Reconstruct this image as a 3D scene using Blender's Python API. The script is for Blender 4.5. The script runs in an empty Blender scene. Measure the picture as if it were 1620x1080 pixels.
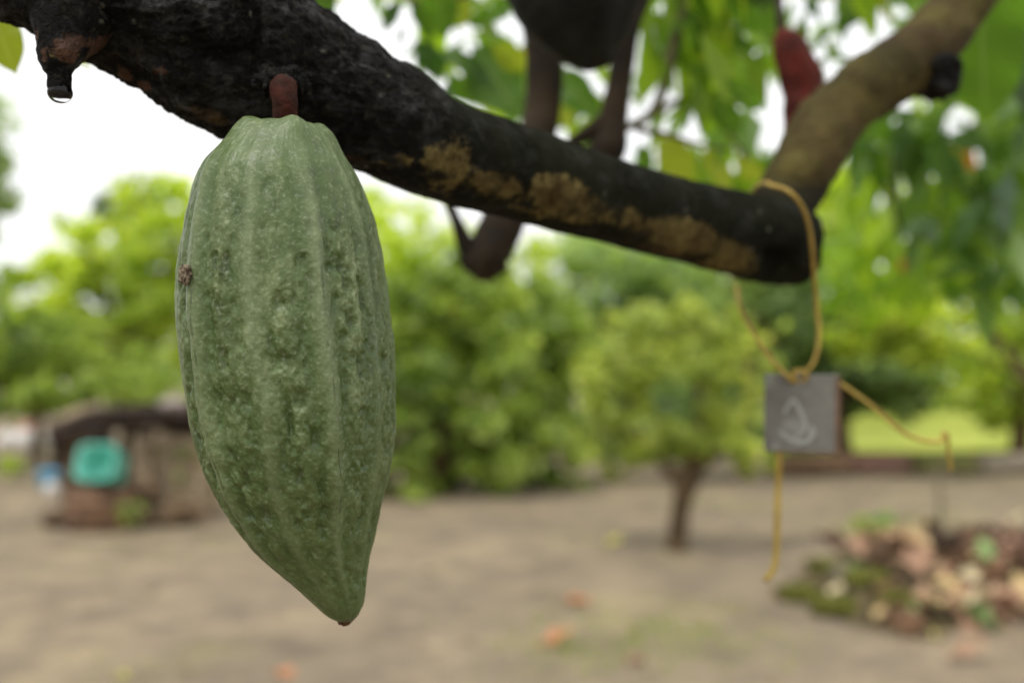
import bpy, math, random
import numpy as np
from mathutils import Vector, Matrix, Euler

random.seed(7)
RNG = np.random.default_rng(11)
sc = bpy.context.scene
COL = sc.collection
R = math.radians

# ------------------------------------------------------------------ camera
FPX = 1575.0                      # 35 mm lens on a 36 mm sensor, in photo pixels
CAM_H = 1.15
TILT = math.atan(60 / FPX)
cam_data = bpy.data.cameras.new("camera")
cam = bpy.data.objects.new("camera", cam_data)
COL.objects.link(cam)
cam.location = (0, 0, CAM_H)
cam.rotation_euler = (math.pi / 2 + TILT, 0, 0)
cam_data.sensor_width = 36
cam_data.lens = 35
cam_data.clip_start = 0.02
cam_data.clip_end = 2000
cam_data.dof.use_dof = True
cam_data.dof.focus_distance = 0.338
cam_data.dof.aperture_fstop = 5.0
cam_data.dof.aperture_blades = 0
sc.camera = cam
FWD = Vector((0, math.cos(TILT), math.sin(TILT)))
UPV = Vector((0, -math.sin(TILT), math.cos(TILT)))
CAMP = Vector((0, 0, CAM_H))


def P(px, py, d):
    """a point d metres along the lens axis, seen at photo pixel px, py"""
    return CAMP + FWD * d + Vector((1, 0, 0)) * ((px - 810) / FPX * d) + UPV * ((540 - py) / FPX * d)


def G(px, py, z=0.0):
    v = FWD + Vector((1, 0, 0)) * ((px - 810) / FPX) + UPV * ((540 - py) / FPX)
    return CAMP + v * ((z - CAM_H) / v.z)


# ------------------------------------------------------------------ object helpers
def tag(o, label=None, cat=None, group=None, kind=None):
    if label: o["label"] = label
    if cat: o["category"] = cat
    if group: o["group"] = group
    if kind: o["kind"] = kind
    return o


def empty(name, loc, label=None, cat=None, group=None):
    o = bpy.data.objects.new(name, None)
    o.empty_display_size = 0.1
    o.location = loc
    COL.objects.link(o)
    return tag(o, label, cat, group)


def mesh_obj(name, verts, faces, mat, parent=None, smooth=True):
    """verts in WORLD space; if parent is given the mesh is stored relative to it"""
    me = bpy.data.meshes.new(name)
    v = np.asarray(verts, dtype=np.float64)
    org = np.zeros(3)
    if parent is not None:
        p = parent
        while p is not None:
            org += np.array(p.location)
            p = p.parent
    v = v - org
    if isinstance(faces, np.ndarray):
        n, k = faces.shape
        me.vertices.add(len(v))
        me.vertices.foreach_set("co", v.astype(np.float32).ravel())
        me.loops.add(n * k)
        me.loops.foreach_set("vertex_index", faces.astype(np.int32).ravel())
        me.polygons.add(n)
        me.polygons.foreach_set("loop_start", (np.arange(n) * k).astype(np.int32))
        me.update(calc_edges=True)
        me.validate()
    else:
        me.from_pydata([tuple(x) for x in v], [], faces)
        me.update()
    if smooth:
        me.polygons.foreach_set("use_smooth", np.ones(len(me.polygons), dtype=bool))
    me.materials.append(mat)
    o = bpy.data.objects.new(name, me)
    COL.objects.link(o)
    if parent is not None:
        o.parent = parent
    return o


def add_attr(o, name, arr):
    a = o.data.attributes.new(name, 'FLOAT', 'POINT')
    a.data.foreach_set("value", np.asarray(arr, dtype=np.float32).ravel())


def recentre(o, loc):
    """move a top-level mesh's origin to loc, keeping its place"""
    o.data.transform(Matrix.Translation(-Vector(loc)))
    o.location = loc


# ------------------------------------------------------------------ numpy noise
def _hash(ix, iy, iz, seed):
    h = (ix * 374761393 + iy * 668265263 + iz * 2147483647 + seed * 1274126177) & 0xFFFFFFFF
    h = ((h ^ (h >> 13)) * 1274126177) & 0xFFFFFFFF
    h = h ^ (h >> 16)
    return (h & 0xFFFF) / 32767.5 - 1.0


def vnoise(p, seed=0):
    p = np.asarray(p, dtype=np.float64)
    i = np.floor(p).astype(np.int64)
    f = p - i
    u = f * f * f * (f * (f * 6 - 15) + 10)
    out = 0
    for dx in (0, 1):
        wx = u[:, 0] if dx else 1 - u[:, 0]
        for dy in (0, 1):
            wy = u[:, 1] if dy else 1 - u[:, 1]
            for dz in (0, 1):
                wz = u[:, 2] if dz else 1 - u[:, 2]
                out = out + wx * wy * wz * _hash(i[:, 0] + dx, i[:, 1] + dy, i[:, 2] + dz, seed)
    return out


def fbm(p, octs=4, seed=0, gain=0.5):
    p = np.asarray(p, dtype=np.float64)
    a, s, tot = 1.0, 0.0, 0.0
    for k in range(octs):
        s = s + a * vnoise(p * (2.03 ** k), seed + k * 17)
        tot += a
        a *= gain
    return s / tot


# ------------------------------------------------------------------ node helpers
def srgb(r, g, b):
    f = lambda c: ((c / 255 + 0.055) / 1.055) ** 2.4 if c / 255 > 0.04045 else c / 255 / 12.92
    return (f(r), f(g), f(b), 1)


class NT:
    def __init__(self, name):
        self.m = bpy.data.materials.new(name)
        self.m.use_nodes = True
        self.t = self.m.node_tree
        self.t.nodes.clear()
        self.out = self.t.nodes.new("ShaderNodeOutputMaterial")

    def n(self, kind, **kw):
        nd = self.t.nodes.new("ShaderNode" + kind)
        ins = kw.pop("ins", {})
        for k, v in kw.items():
            setattr(nd, k, v)
        for k, v in ins.items():
            if isinstance(v, bpy.types.NodeSocket):
                self.t.links.new(v, nd.inputs[k])
            else:
                nd.inputs[k].default_value = v
        return nd

    def mapped(self, scale=(1, 1, 1), coord="Object", rot=(0, 0, 0)):
        tc = self.n("TexCoord")
        return self.n("Mapping", ins={"Vector": tc.outputs[coord], "Scale": scale, "Rotation": rot}).outputs[0]

    def noise(self, scale, detail=4, rough=0.55, vec=None, dist=0.0):
        ins = {"Scale": scale, "Detail": detail, "Roughness": rough, "Distortion": dist}
        ins["Vector"] = vec if vec is not None else self.mapped()
        return self.n("TexNoise", ins=ins).outputs["Fac"]

    def ramp(self, fac, stops, interp='LINEAR'):
        nd = self.n("ValToRGB", ins={"Fac": fac})
        nd.color_ramp.interpolation = interp
        e = nd.color_ramp.elements
        while len(e) < len(stops):
            e.new(0.5)
        for el, (pos, c) in zip(e, stops):
            el.position = pos
            el.color = c if not isinstance(c, (int, float)) else (c, c, c, 1)
        return nd.outputs[0]

    def mix(self, fac, a, b, mode='MIX'):
        nd = self.n("Mix", data_type='RGBA', blend_type=mode)
        for sock, v in ((nd.inputs[0], fac), (nd.inputs[6], a), (nd.inputs[7], b)):
            if isinstance(v, bpy.types.NodeSocket):
                self.t.links.new(v, sock)
            else:
                sock.default_value = v
        return nd.outputs[2]

    def math(self, op, a, b=0.0, clamp=False):
        nd = self.n("Math", operation=op, use_clamp=clamp)
        for i, v in enumerate((a, b)):
            if isinstance(v, bpy.types.NodeSocket):
                self.t.links.new(v, nd.inputs[i])
            else:
                nd.inputs[i].default_value = v
        return nd.outputs[0]

    def attr(self, name):
        return self.n("Attribute", attribute_name=name).outputs["Fac"]

    def bump(self, h, strength, dist, prev=None):
        ins = {"Height": h, "Strength": strength, "Distance": dist}
        if prev is not None: ins["Normal"] = prev
        return self.n("Bump", ins=ins).outputs[0]

    def principled(self, col, rough=0.6, normal=None, **kw):
        ins = {"Base Color": col, "Roughness": rough}
        if normal is not None: ins["Normal"] = normal
        ins.update(kw)
        nd = self.n("BsdfPrincipled", ins=ins)
        return nd.outputs[0]

    def done(self, sh):
        self.t.links.new(sh, self.out.inputs[0])
        return self.m


def simple_mat(name, c1, c2, scale=8, rough=0.7, bump=0.3, dist=0.01, spec=0.4, coord="Object"):
    t = NT(name)
    v = t.mapped(coord=coord)
    f = t.noise(scale, 5, 0.6, v)
    col = t.mix(t.ramp(f, [(0.35, 0), (0.65, 1)]), c1, c2)
    nb = t.bump(t.noise(scale * 4, 4, 0.6, v), bump, dist)
    return t.done(t.principled(col, rough, nb, **{"Specular IOR Level": spec}))


def foliage_mat(name, cols, trans=0.45, rough=0.36, clump=0.6, spec=0.65):
    """cols: dark to light leaf colours, varied leaf by leaf and clump by clump"""
    t = NT(name)
    g = t.n("NewGeometry")
    rnd = g.outputs["Random Per Island"]
    nz = t.noise(clump, 2, 0.5, t.mapped())
    nz = t.ramp(nz, [(0.35, 0), (0.68, 1)])
    f = t.math('ADD', t.math('MULTIPLY', rnd, 0.55), t.math('MULTIPLY', nz, 0.45), True)
    k = len(cols) - 1
    col = t.ramp(f, [(i / k, c) for i, c in enumerate(cols)])
    p = t.principled(col, rough, None, **{"Specular IOR Level": spec})
    tcol = t.mix(0.5, col, (1.2, 1.16, 0.6, 1), 'MULTIPLY')
    tr = t.n("BsdfTranslucent", ins={"Color": t.mix(1.0, tcol, (1.6, 1.6, 1.2, 1), 'MULTIPLY')}).outputs[0]
    ms = t.n("MixShader", ins={0: trans, 1: p, 2: tr}).outputs[0]
    return t.done(ms)


# ------------------------------------------------------------------ shape helpers
def smooth_path(pts, n):
    """Catmull-Rom through rows of pts (any number of columns), n samples"""
    pts = np.asarray(pts, dtype=float)
    m = len(pts)
    ext = np.vstack([2 * pts[0] - pts[1], pts, 2 * pts[-1] - pts[-2]])
    u = np.linspace(0, m - 1 - 1e-9, n)
    i = np.floor(u).astype(int)
    t = (u - i)[:, None]
    p0, p1, p2, p3 = ext[i], ext[i + 1], ext[i + 2], ext[i + 3]
    return 0.5 * (2 * p1 + (p2 - p0) * t + (2 * p0 - 5 * p1 + 4 * p2 - p3) * t * t + (3 * p1 - p0 - 3 * p2 + p3) * t ** 3)


def frames(c):
    tng = np.gradient(c, axis=0)
    tng /= np.linalg.norm(tng, axis=1)[:, None] + 1e-12
    ref = np.array([0, -1.0, 0])                       # towards the camera side
    ref0 = ref - tng[0] * (ref @ tng[0])
    if np.linalg.norm(ref0) < 0.2:
        ref0 = np.array([1.0, 0, 0]) - tng[0] * tng[0][0]
    ref0 /= np.linalg.norm(ref0)
    A = [ref0]
    for k in range(1, len(c)):
        a = A[-1] - tng[k] * (A[-1] @ tng[k])
        A.append(a / np.linalg.norm(a))
    A = np.array(A)
    B = np.cross(tng, A)
    return tng, A, B


def tube_arrays(path_r, n, seg, disp=None, caps=True):
    """path_r rows: x y z r. disp(pos, t, ang, r) -> radial offset. Returns verts, quads, t, ang"""
    s = smooth_path(path_r, n)
    c, r = s[:, :3], np.maximum(s[:, 3], 1e-5)
    tng, A, B = frames(c)
    ang = np.linspace(0, 2 * np.pi, seg, endpoint=False)
    T, ANG = np.meshgrid(np.linspace(0, 1, n), ang, indexing='ij')
    dirs = np.cos(ANG)[..., None] * A[:, None, :] + np.sin(ANG)[..., None] * B[:, None, :]
    Rr = np.repeat(r[:, None], seg, 1)
    pos = c[:, None, :] + dirs * Rr[..., None]
    if disp is not None:
        d = disp(pos.reshape(-1, 3), T.ravel(), ANG.ravel(), Rr.ravel()).reshape(n, seg)
        pos = pos + dirs * d[..., None]
    v = pos.reshape(-1, 3)
    idx = np.arange(n * seg).reshape(n, seg)
    a, b = idx[:-1], idx[1:]
    q = np.stack([a, np.roll(a, -1, 1), np.roll(b, -1, 1), b], -1).reshape(-1, 4)
    Tf, Af = T.ravel(), ANG.ravel()
    if caps:
        v = np.vstack([v, c[0], c[-1]])
        Tf = np.append(Tf, [0, 1]); Af = np.append(Af, [0, 0])
        n0, n1 = len(v) - 2, len(v) - 1
        i0, i1 = idx[0], idx[-1]
        cap0 = np.stack([np.full(seg, n0), np.roll(i0, -1), i0, np.full(seg, n0)], -1)
        cap1 = np.stack([np.full(seg, n1), i1, np.roll(i1, -1), np.full(seg, n1)], -1)
        tri = np.vstack([cap0, cap1])[:, :3]
        return v, [tuple(x) for x in q] + [tuple(x) for x in tri], Tf, Af
    return v, q, Tf, Af


def tube(name, path_r, mat, parent=None, n=40, seg=12, rough=0.0, fscale=60, seed=3):
    disp = None
    if rough:
        disp = lambda pos, t, a, r: r * rough * fbm(pos * fscale, 3, seed)
    v, f, _, _ = tube_arrays(path_r, n, seg, disp)
    return mesh_obj(name, v, f, mat, parent)


def join_arrays(parts):
    V, F, o = [], [], 0
    for v, f in parts:
        V.append(np.asarray(v))
        F += [tuple(int(i) + o for i in x) for x in f]
        o += len(v)
    return np.vstack(V), F


def box_arrays(cx, cy, cz, sx, sy, sz, rz=0.0, bev=0.0, jit=0.0):
    x, y, z = sx / 2, sy / 2, sz / 2
    b = min(bev, x * .9, y * .9, z * .9)
    if b > 0:
        pts = []
        for lz, ins in ((-z, b), (-z + b, 0), (z - b, 0), (z, b)):
            X, Y = x - ins, y - ins
            c = b
            pts += [(-X + c, -Y, lz), (X - c, -Y, lz), (X, -Y + c, lz), (X, Y - c, lz),
                    (X - c, Y, lz), (-X + c, Y, lz), (-X, Y - c, lz), (-X, -Y + c, lz)]
        v = np.array(pts)
        f = []
        for k in range(3):
            for i in range(8):
                a, bb = k * 8 + i, k * 8 + (i + 1) % 8
                f.append((a, bb, bb + 8, a + 8))
        f.append(tuple(range(7, -1, -1))); f.append(tuple(range(24, 32)))
    else:
        v = np.array([(-x, -y, -z), (x, -y, -z), (x, y, -z), (-x, y, -z), (-x, -y, z), (x, -y, z), (x, y, z), (-x, y, z)])
        f = [(3, 2, 1, 0), (4, 5, 6, 7), (0, 1, 5, 4), (1, 2, 6, 5), (2, 3, 7, 6), (3, 0, 4, 7)]
    if jit:
        v = v + RNG.normal(0, jit, v.shape)
    ca, sa = math.cos(rz), math.sin(rz)
    v = v @ np.array([[ca, sa, 0], [-sa, ca, 0], [0, 0, 1]])
    return v + np.array([cx, cy, cz]), f


def blob_arrays(c, r, nu=20, nv=14, amp=0.25, fs=2.0, seed=0, flat=None):
    """a lumpy stone-like closed body; r = (rx, ry, rz)"""
    th = np.linspace(0, np.pi, nv)[1:-1]
    ph = np.linspace(0, 2 * np.pi, nu, endpoint=False)
    T, Ph = np.meshgrid(th, ph, indexing='ij')
    d = np.stack([np.sin(T) * np.cos(Ph), np.sin(T) * np.sin(Ph), np.cos(T)], -1).reshape(-1, 3)
    d = np.vstack([d, [0, 0, 1], [0, 0, -1]])
    k = 1 + amp * fbm(d * fs + seed * 3.7, 3, seed)
    v = d * k[:, None] * np.asarray(r) + np.asarray(c)
    n = nv - 2
    idx = np.arange(n * nu).reshape(n, nu)
    f = [tuple(x) for x in np.stack([idx[:-1], idx[1:], np.roll(idx[1:], -1, 1), np.roll(idx[:-1], -1, 1)], -1).reshape(-1, 4)]
    f += [(n * nu, int(idx[0, i]), int(idx[0, (i + 1) % nu])) for i in range(nu)]
    f += [(n * nu + 1, int(idx[-1, (i + 1) % nu]), int(idx[-1, i])) for i in range(nu)]
    return v, f


def leaf_cloud(centres, dirs, normals, L, W, fold=0.25):
    """many simple folded leaves: six verts, four quads-ish; returns verts, quads(n,4)"""
    n = len(centres)
    dirs = dirs / np.linalg.norm(dirs, axis=1)[:, None]
    side = np.cross(normals, dirs)
    side /= np.linalg.norm(side, axis=1)[:, None] + 1e-9
    nor = np.cross(dirs, side)
    L = L[:, None]; W = W[:, None]
    b = centres - dirs * L * .5
    t = centres + dirs * L * .5 - nor * L * .12
    m1 = centres - dirs * L * .08
    l1 = m1 + side * W * .5 + nor * W * fold
    r1 = m1 - side * W * .5 + nor * W * fold
    v = np.stack([b, l1, t, r1, m1], 1).reshape(-1, 3)
    o = (np.arange(n) * 5)[:, None]
    q = np.concatenate([o + np.array([[0, 4, 2, 1]]), o + np.array([[0, 3, 2, 4]])], 0)
    return v, q


def crown_points(ells, n, clumps, spread, gap=0.0):
    """leaf centres gathered in clumps inside and on ellipsoids (cx,cy,cz,rx,ry,rz,weight)"""
    ells = np.asarray(ells, float)
    w = ells[:, 6] / ells[:, 6].sum()
    which = RNG.choice(len(ells), clumps, p=w)
    d = RNG.normal(size=(clumps, 3)); d /= np.linalg.norm(d, axis=1)[:, None]
    rad = RNG.uniform(0.45, 1.0, clumps) ** 0.6
    cc = ells[which, :3] + d * rad[:, None] * ells[which, 3:6]
    k = RNG.integers(0, clumps, n)
    size = ells[which][:, 3:6].mean(1) * spread * RNG.uniform(.45, 1.15, clumps)
    off = RNG.normal(size=(n, 3)) * size[k][:, None] * np.array([1, 1, .62])
    return cc[k] + off, cc


def make_crown(name, ells, n, clumps, spread, leaf, mat, parent, droop=0.3):
    c, cc = crown_points(ells, n, clumps, spread)
    c = c[c[:, 2] > 0.03]
    n = len(c)
    dirs = RNG.normal(size=(n, 3)) + np.array([0, 0, -droop])
    E = np.asarray(ells, float)
    outw = c - np.average(E[:, :3], axis=0, weights=E[:, 6])
    outw /= np.linalg.norm(outw, axis=1)[:, None] + 1e-9
    nor = RNG.normal(size=(n, 3)) * 0.6 + outw * .8 + np.array([0, 0, .55])
    L = leaf * RNG.uniform(.6, 1.3, n)
    v, q = leaf_cloud(c, dirs, nor, L, L * RNG.uniform(.38, .55, n))
    return mesh_obj(name, v, q, mat, parent, smooth=False), cc


# ================================================================== WORLD, SUN
world = bpy.data.worlds.new("World")
sc.world = world
world.use_nodes = True
wt = world.node_tree
wt.nodes.clear()
sky = wt.nodes.new("ShaderNodeTexSky")
sky.sky_type = 'NISHITA'
sky.sun_disc = False
SUN_EL, SUN_AZ = R(63), R(222)        # high behind the camera, a little to its left
sky.sun_elevation = SUN_EL
sky.sun_rotation = SUN_AZ
sky.air_density = 1.2
sky.dust_density = 3.0
hsv = wt.nodes.new("ShaderNodeHueSaturation")
hsv.inputs["Saturation"].default_value = 0.12
wt.links.new(sky.outputs[0], hsv.inputs["Color"])
tcw = wt.nodes.new("ShaderNodeTexCoord")
mpw = wt.nodes.new("ShaderNodeMapping"); mpw.inputs["Scale"].default_value = (1, 1, 2.2)
wt.links.new(tcw.outputs["Generated"], mpw.inputs["Vector"])
cn = wt.nodes.new("ShaderNodeTexNoise"); cn.inputs["Scale"].default_value = 2.0; cn.inputs["Detail"].default_value = 5
wt.links.new(mpw.outputs[0], cn.inputs["Vector"])
cr = wt.nodes.new("ShaderNodeValToRGB")
cr.color_ramp.elements[0].position = .3; cr.color_ramp.elements[0].color = (8.5, 8.7, 8.9, 1)
cr.color_ramp.elements[1].position = .7; cr.color_ramp.elements[1].color = (11.5, 11.5, 11.4, 1)
wt.links.new(cn.outputs["Fac"], cr.inputs["Fac"])
mxw = wt.nodes.new("ShaderNodeMix"); mxw.data_type = 'RGBA'; mxw.inputs[0].default_value = 0.8
wt.links.new(hsv.outputs[0], mxw.inputs[6]); wt.links.new(cr.outputs[0], mxw.inputs[7])
bg = wt.nodes.new("ShaderNodeBackground"); bg.inputs["Strength"].default_value = 0.1
wt.links.new(mxw.outputs[2], bg.inputs["Color"])
wo = wt.nodes.new("ShaderNodeOutputWorld")
wt.links.new(bg.outputs[0], wo.inputs["Surface"])

sun_d = bpy.data.lights.new("sun", 'SUN')
sun_d.energy = 1.5
sun_d.angle = R(14)
sun_d.color = (1, .97, .92)
sun = bpy.data.objects.new("sun", sun_d)
COL.objects.link(sun)
sdir = Vector((math.sin(SUN_AZ) * math.cos(SUN_EL), math.cos(SUN_AZ) * math.cos(SUN_EL), math.sin(SUN_EL)))
sun.rotation_euler = sdir.to_track_quat('Z', 'Y').to_euler()
sun.location = (-5, -5, 12)

sc.view_settings.view_transform = 'Standard'
sc.view_settings.look = 'None'
sc.view_settings.exposure = 0.55
sc.view_settings.gamma = 1
sc.render.engine = 'CYCLES'
sc.cycles.use_denoising = True
sc.cycles.max_bounces = 8
sc.cycles.diffuse_bounces = 4
sc.cycles.transmission_bounces = 6
sc.cycles.sample_clamp_indirect = 6

# ================================================================== MATERIALS
# ground: dry trodden soil with worn, mossy and grassy patches
t = NT("dry_soil")
v = t.mapped()
big = t.noise(0.55, 5, .6, v)
mid = t.noise(2.6, 5, .65, v)
fine = t.noise(38, 4, .7, v)
c = t.mix(t.ramp(big, [(.36, 0), (.62, 1)]), srgb(124, 112, 94), srgb(152, 136, 109))
c = t.mix(t.ramp(mid, [(.40, 0), (.62, .85)]), c, srgb(112, 100, 86))
c = t.mix(t.ramp(fine, [(.5, 0), (.8, .35)]), c, srgb(104, 88, 72))
c = t.mix(t.ramp(t.noise(7, 3, .6, v), [(.58, 0), (.72, .4)]), c, srgb(176, 157, 126))
c = t.mix(t.ramp(t.noise(0.9, 5, .7, t.n("Mapping", ins={"Vector": v, "Location": (9.3, 3.1, 0)}).outputs[0]), [(.58, 0), (.70, .4)]), c, srgb(112, 112, 62))
c = t.mix(t.ramp(t.noise(1.6, 4, .65, t.n('Mapping', ins={'Vector': v, 'Location': (2.7, 8.4, 0)}).outputs[0]), [(.55, 0), (.66, .55)]), c, srgb(96, 84, 72))
nb = t.bump(fine, .5, .02, t.bump(mid, .6, .08))
M_SOIL = t.done(t.principled(c, .92, nb, **{"Specular IOR Level": .2}))

t = NT("lawn_grass")
v = t.mapped()
c = t.mix(t.ramp(t.noise(.5, 4, .6, v), [(.35, 0), (.65, 1)]), srgb(138, 150, 58), srgb(182, 186, 82))
c = t.mix(t.ramp(t.noise(3, 4, .6, v), [(.5, 0), (.75, .6)]), c, srgb(110, 128, 48))
M_LAWN = t.done(t.principled(c, .85, t.bump(t.noise(30, 3, .7, v), .6, .05), **{"Specular IOR Level": .2}))

# main branch bark: wet black, lichen film, pale scraped wood, pinkish scabs
t = NT("black_wet_bark")
v = t.mapped()
lich, pink, pale, smoothm = t.attr("lichen"), t.attr("pink"), t.attr("pale"), t.attr("smooth_zone")
n1 = t.noise(60, 6, .65, v)
n2 = t.noise(260, 5, .75, v)
n3 = t.noise(28, 5, .6, v, .4)
c = t.mix(t.ramp(n1, [(.4, 0), (.7, 1)]), srgb(9, 9, 8), srgb(27, 25, 22))
c = t.mix(t.ramp(n2, [(.54, 0), (.68, .6)]), c, srgb(66, 62, 50))
c = t.mix(t.math('MULTIPLY', smoothm, t.ramp(n3, [(.3, .25), (.7, .8)])), c, srgb(40, 42, 29))
vo = t.n("TexVoronoi", ins={"Vector": v, "Scale": 130.0}).outputs["Distance"]
spk = t.ramp(vo, [(.10, 1), (.2, 0)])
spk = t.math('MULTIPLY', spk, t.ramp(t.noise(35, 2, .5, v), [(.58, 0), (.66, 1)]))
c = t.mix(t.math('MULTIPLY', spk, .8), c, srgb(150, 148, 128))
le = t.ramp(t.math('ADD', t.math('MULTIPLY', n3, .65), t.math('ADD', t.math('MULTIPLY', n2, .36), t.math('MULTIPLY', lich, .48))), [(.76, 0), (.83, 1)])
le = t.math('MULTIPLY', le, t.ramp(t.noise(42, 5, .65, t.mapped((.7, 1, 1))), [(.42, .08), (.52, 1)]))
lc = t.mix(t.ramp(n2, [(.35, 0), (.65, 1)]), srgb(70, 61, 35), srgb(140, 125, 80))
lc = t.mix(t.ramp(t.noise(45, 3, .5, v), [(.45, 0), (.7, .8)]), lc, srgb(62, 45, 28))
c = t.mix(t.math('MULTIPLY', le, .92), c, lc)
pe = t.ramp(t.math('ADD', t.math('MULTIPLY', n1, .6), t.math('MULTIPLY', pale, .7)), [(.68, 0), (.85, 1)])
c = t.mix(pe, c, t.mix(t.ramp(n1, [(.4, 0), (.6, 1)]), srgb(58, 45, 32), srgb(88, 70, 44)))
ke = t.ramp(t.math('ADD', t.math('MULTIPLY', t.math('ADD', t.math('MULTIPLY', n1, .5), t.math('MULTIPLY', n2, .5)), 1.1), t.math('MULTIPLY', pink, .55)), [(.80, 0), (.92, 1)])
c = t.mix(ke, c, t.mix(n2, srgb(52, 40, 31), srgb(102, 72, 57)))
rg = t.ramp(t.math('ADD', n1, t.math('MULTIPLY', le, .5)), [(.35, .5), (.8, .85)])
nb = t.bump(n2, 1.0, .003, t.bump(n1, 1.0, .008))
wet = t.ramp(t.noise(90, 4, .7, t.mapped((.6, 1, 1))), [(.50, .10), (.70, .5)])
wet = t.math('MULTIPLY', wet, t.math('SUBTRACT', 1.0, t.math('MULTIPLY', le, .8)))
wet = t.math('MULTIPLY', wet, t.math('SUBTRACT', 1.0, t.math('MULTIPLY', smoothm, .7)))
M_BARK = t.done(t.principled(c, t.math('SUBTRACT', .78, t.math('MULTIPLY', wet, .75)), nb, **{"Specular IOR Level": wet}))

t = NT("olive_bark")
v = t.mapped()
nz_ = t.noise(30, 5, .6, v)
c = t.mix(t.ramp(nz_, [(.35, 0), (.65, 1)]), srgb(52, 46, 22), srgb(90, 81, 42))
c = t.mix(t.ramp(t.noise(12, 4, .6, v), [(.5, 0), (.66, .7)]), c, srgb(58, 42, 28))
c = t.mix(t.ramp(t.math('ADD', t.attr("collar"), t.math('MULTIPLY', nz_, .8)), [(.55, 0), (1.0, .92)]), c, srgb(30, 29, 20))
M_OLIVE = t.done(t.principled(c, .85, t.bump(t.noise(110, 5, .65, v), .8, .004), **{"Specular IOR Level": .15}))
t = NT("brown_limb_bark")
v = t.mapped()
c = t.mix(t.ramp(t.noise(26, 5, .6, v), [(.35, 0), (.65, 1)]), srgb(28, 23, 16), srgb(54, 43, 28))
c = t.mix(t.ramp(t.noise(9, 4, .6, v), [(.5, 0), (.7, .7)]), c, srgb(24, 20, 15))
M_BROWN = t.done(t.principled(c, .85, t.bump(t.noise(90, 4, .6, v), .6, .003), **{"Specular IOR Level": .2}))
M_TRUNK = simple_mat("grey_brown_trunk", srgb(62, 50, 36), srgb(104, 86, 62), 9, .9, .7, .02, .2)
M_TWIG = simple_mat("twig_bark", srgb(70, 66, 44), srgb(104, 98, 66), 40, .8, .3, .002, .2)

# pod skin
t = NT("green_pod_skin")
v = t.mapped()
vs = t.mapped((1, 1, .32))
nA = t.noise(55, 5, .62, vs)
nB = t.noise(170, 5, .7, v)
nC = t.noise(650, 2, .6, v)
ridge, crack, wart = t.attr("ridge"), t.attr("crack"), t.attr("wart")
tone = t.math('ADD', t.math('MULTIPLY', nA, .50), t.math('ADD', t.math('MULTIPLY', nB, .48), t.math('MULTIPLY', wart, .10)))
c = t.ramp(tone, [(.34, srgb(50, 63, 26)), (.44, srgb(71, 85, 42)), (.53, srgb(91, 104, 62)), (.65, srgb(134, 145, 106))])
c = t.mix(t.math('MULTIPLY', ridge, .55), c, srgb(124, 136, 100))
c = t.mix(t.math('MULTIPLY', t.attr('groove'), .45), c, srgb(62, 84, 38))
g2 = t.ramp(t.noise(24, 3, .5, vs), [(.45, 0), (.7, .5)])
strk = t.ramp(t.noise(130, 4, .6, t.mapped((1, 1, .07))), [(.5, 0), (.66, .4)])
c = t.mix(strk, c, srgb(68, 86, 46))
c = t.mix(g2, c, srgb(75, 93, 46))
c = t.mix(t.ramp(nC, [(.40, .3), (.5, 0)]), c, srgb(70, 92, 48))
fleck = t.ramp(nC, [(.54, 0), (.72, .2)])
c = t.mix(fleck, c, srgb(176, 186, 158))
low = t.attr("low_shade")
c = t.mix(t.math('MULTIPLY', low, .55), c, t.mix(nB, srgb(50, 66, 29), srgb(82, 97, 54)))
vv = t.mapped((1, 1, .45))
vn = t.n("TexVoronoi", ins={"Vector": vv, "Scale": 210.0})
sp = t.math('MULTIPLY', t.ramp(vn.outputs["Distance"], [(.12, 1), (.22, 0)]), t.ramp(t.noise(48, 2, .5, vs), [(.61, 0), (.67, 1)]))
c = t.mix(t.math('MULTIPLY', sp, .85), c, srgb(38, 44, 24))
c = t.mix(t.math('MULTIPLY', crack, .9), c, srgb(40, 48, 28))
tipb = t.attr("brown")
c = t.mix(tipb, c, srgb(70, 48, 30))
nb = t.bump(nC, .3, .0005, t.bump(nB, .4, .0010))
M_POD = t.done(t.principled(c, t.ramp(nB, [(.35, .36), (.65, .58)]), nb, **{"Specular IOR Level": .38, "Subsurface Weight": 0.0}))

M_STALK = simple_mat("red_brown_stalk", srgb(34, 13, 6), srgb(58, 24, 11), 180, .75, .5, .001, .15)
M_SCAR = simple_mat("brown_scab", srgb(52, 38, 28), srgb(146, 132, 110), 420, .9, .8, .001, .2)
M_TIP = simple_mat("dried_tip", srgb(60, 38, 24), srgb(104, 70, 44), 400, .8, .6, .001, .2)
M_DARKPOD = simple_mat("dark_pod_skin", srgb(20, 21, 17), srgb(34, 35, 28), 40, .7, .4, .003, .12)
M_REDPOD = simple_mat("red_pod_skin", srgb(58, 20, 13), srgb(92, 32, 20), 60, .7, .6, .003, .15)
M_WIRE = simple_mat("yellow_wire_coating", srgb(140, 116, 44), srgb(176, 150, 72), 60, .6, .3, .0006, .4)
M_CHALK = simple_mat("chalk", srgb(138, 140, 134), srgb(160, 162, 155), 600, .95, .3, .0003, .1)
t = NT("grey_slate_plate")
v = t.mapped()
c = t.mix(t.ramp(t.noise(60, 4, .6, v), [(.35, 0), (.65, 1)]), srgb(100, 98, 92), srgb(116, 114, 107))
c = t.mix(t.ramp(t.noise(75, 3, .5, t.n("Mapping", ins={"Vector": v, "Location": (.4, 0, .3)}).outputs[0], .3), [(.54, 0), (.66, .45)]), c, srgb(152, 154, 147))
M_PLATE = t.done(t.principled(c, .75, t.bump(t.noise(400, 3, .6, v), .2, .0005), **{"Specular IOR Level": .25}))
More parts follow.
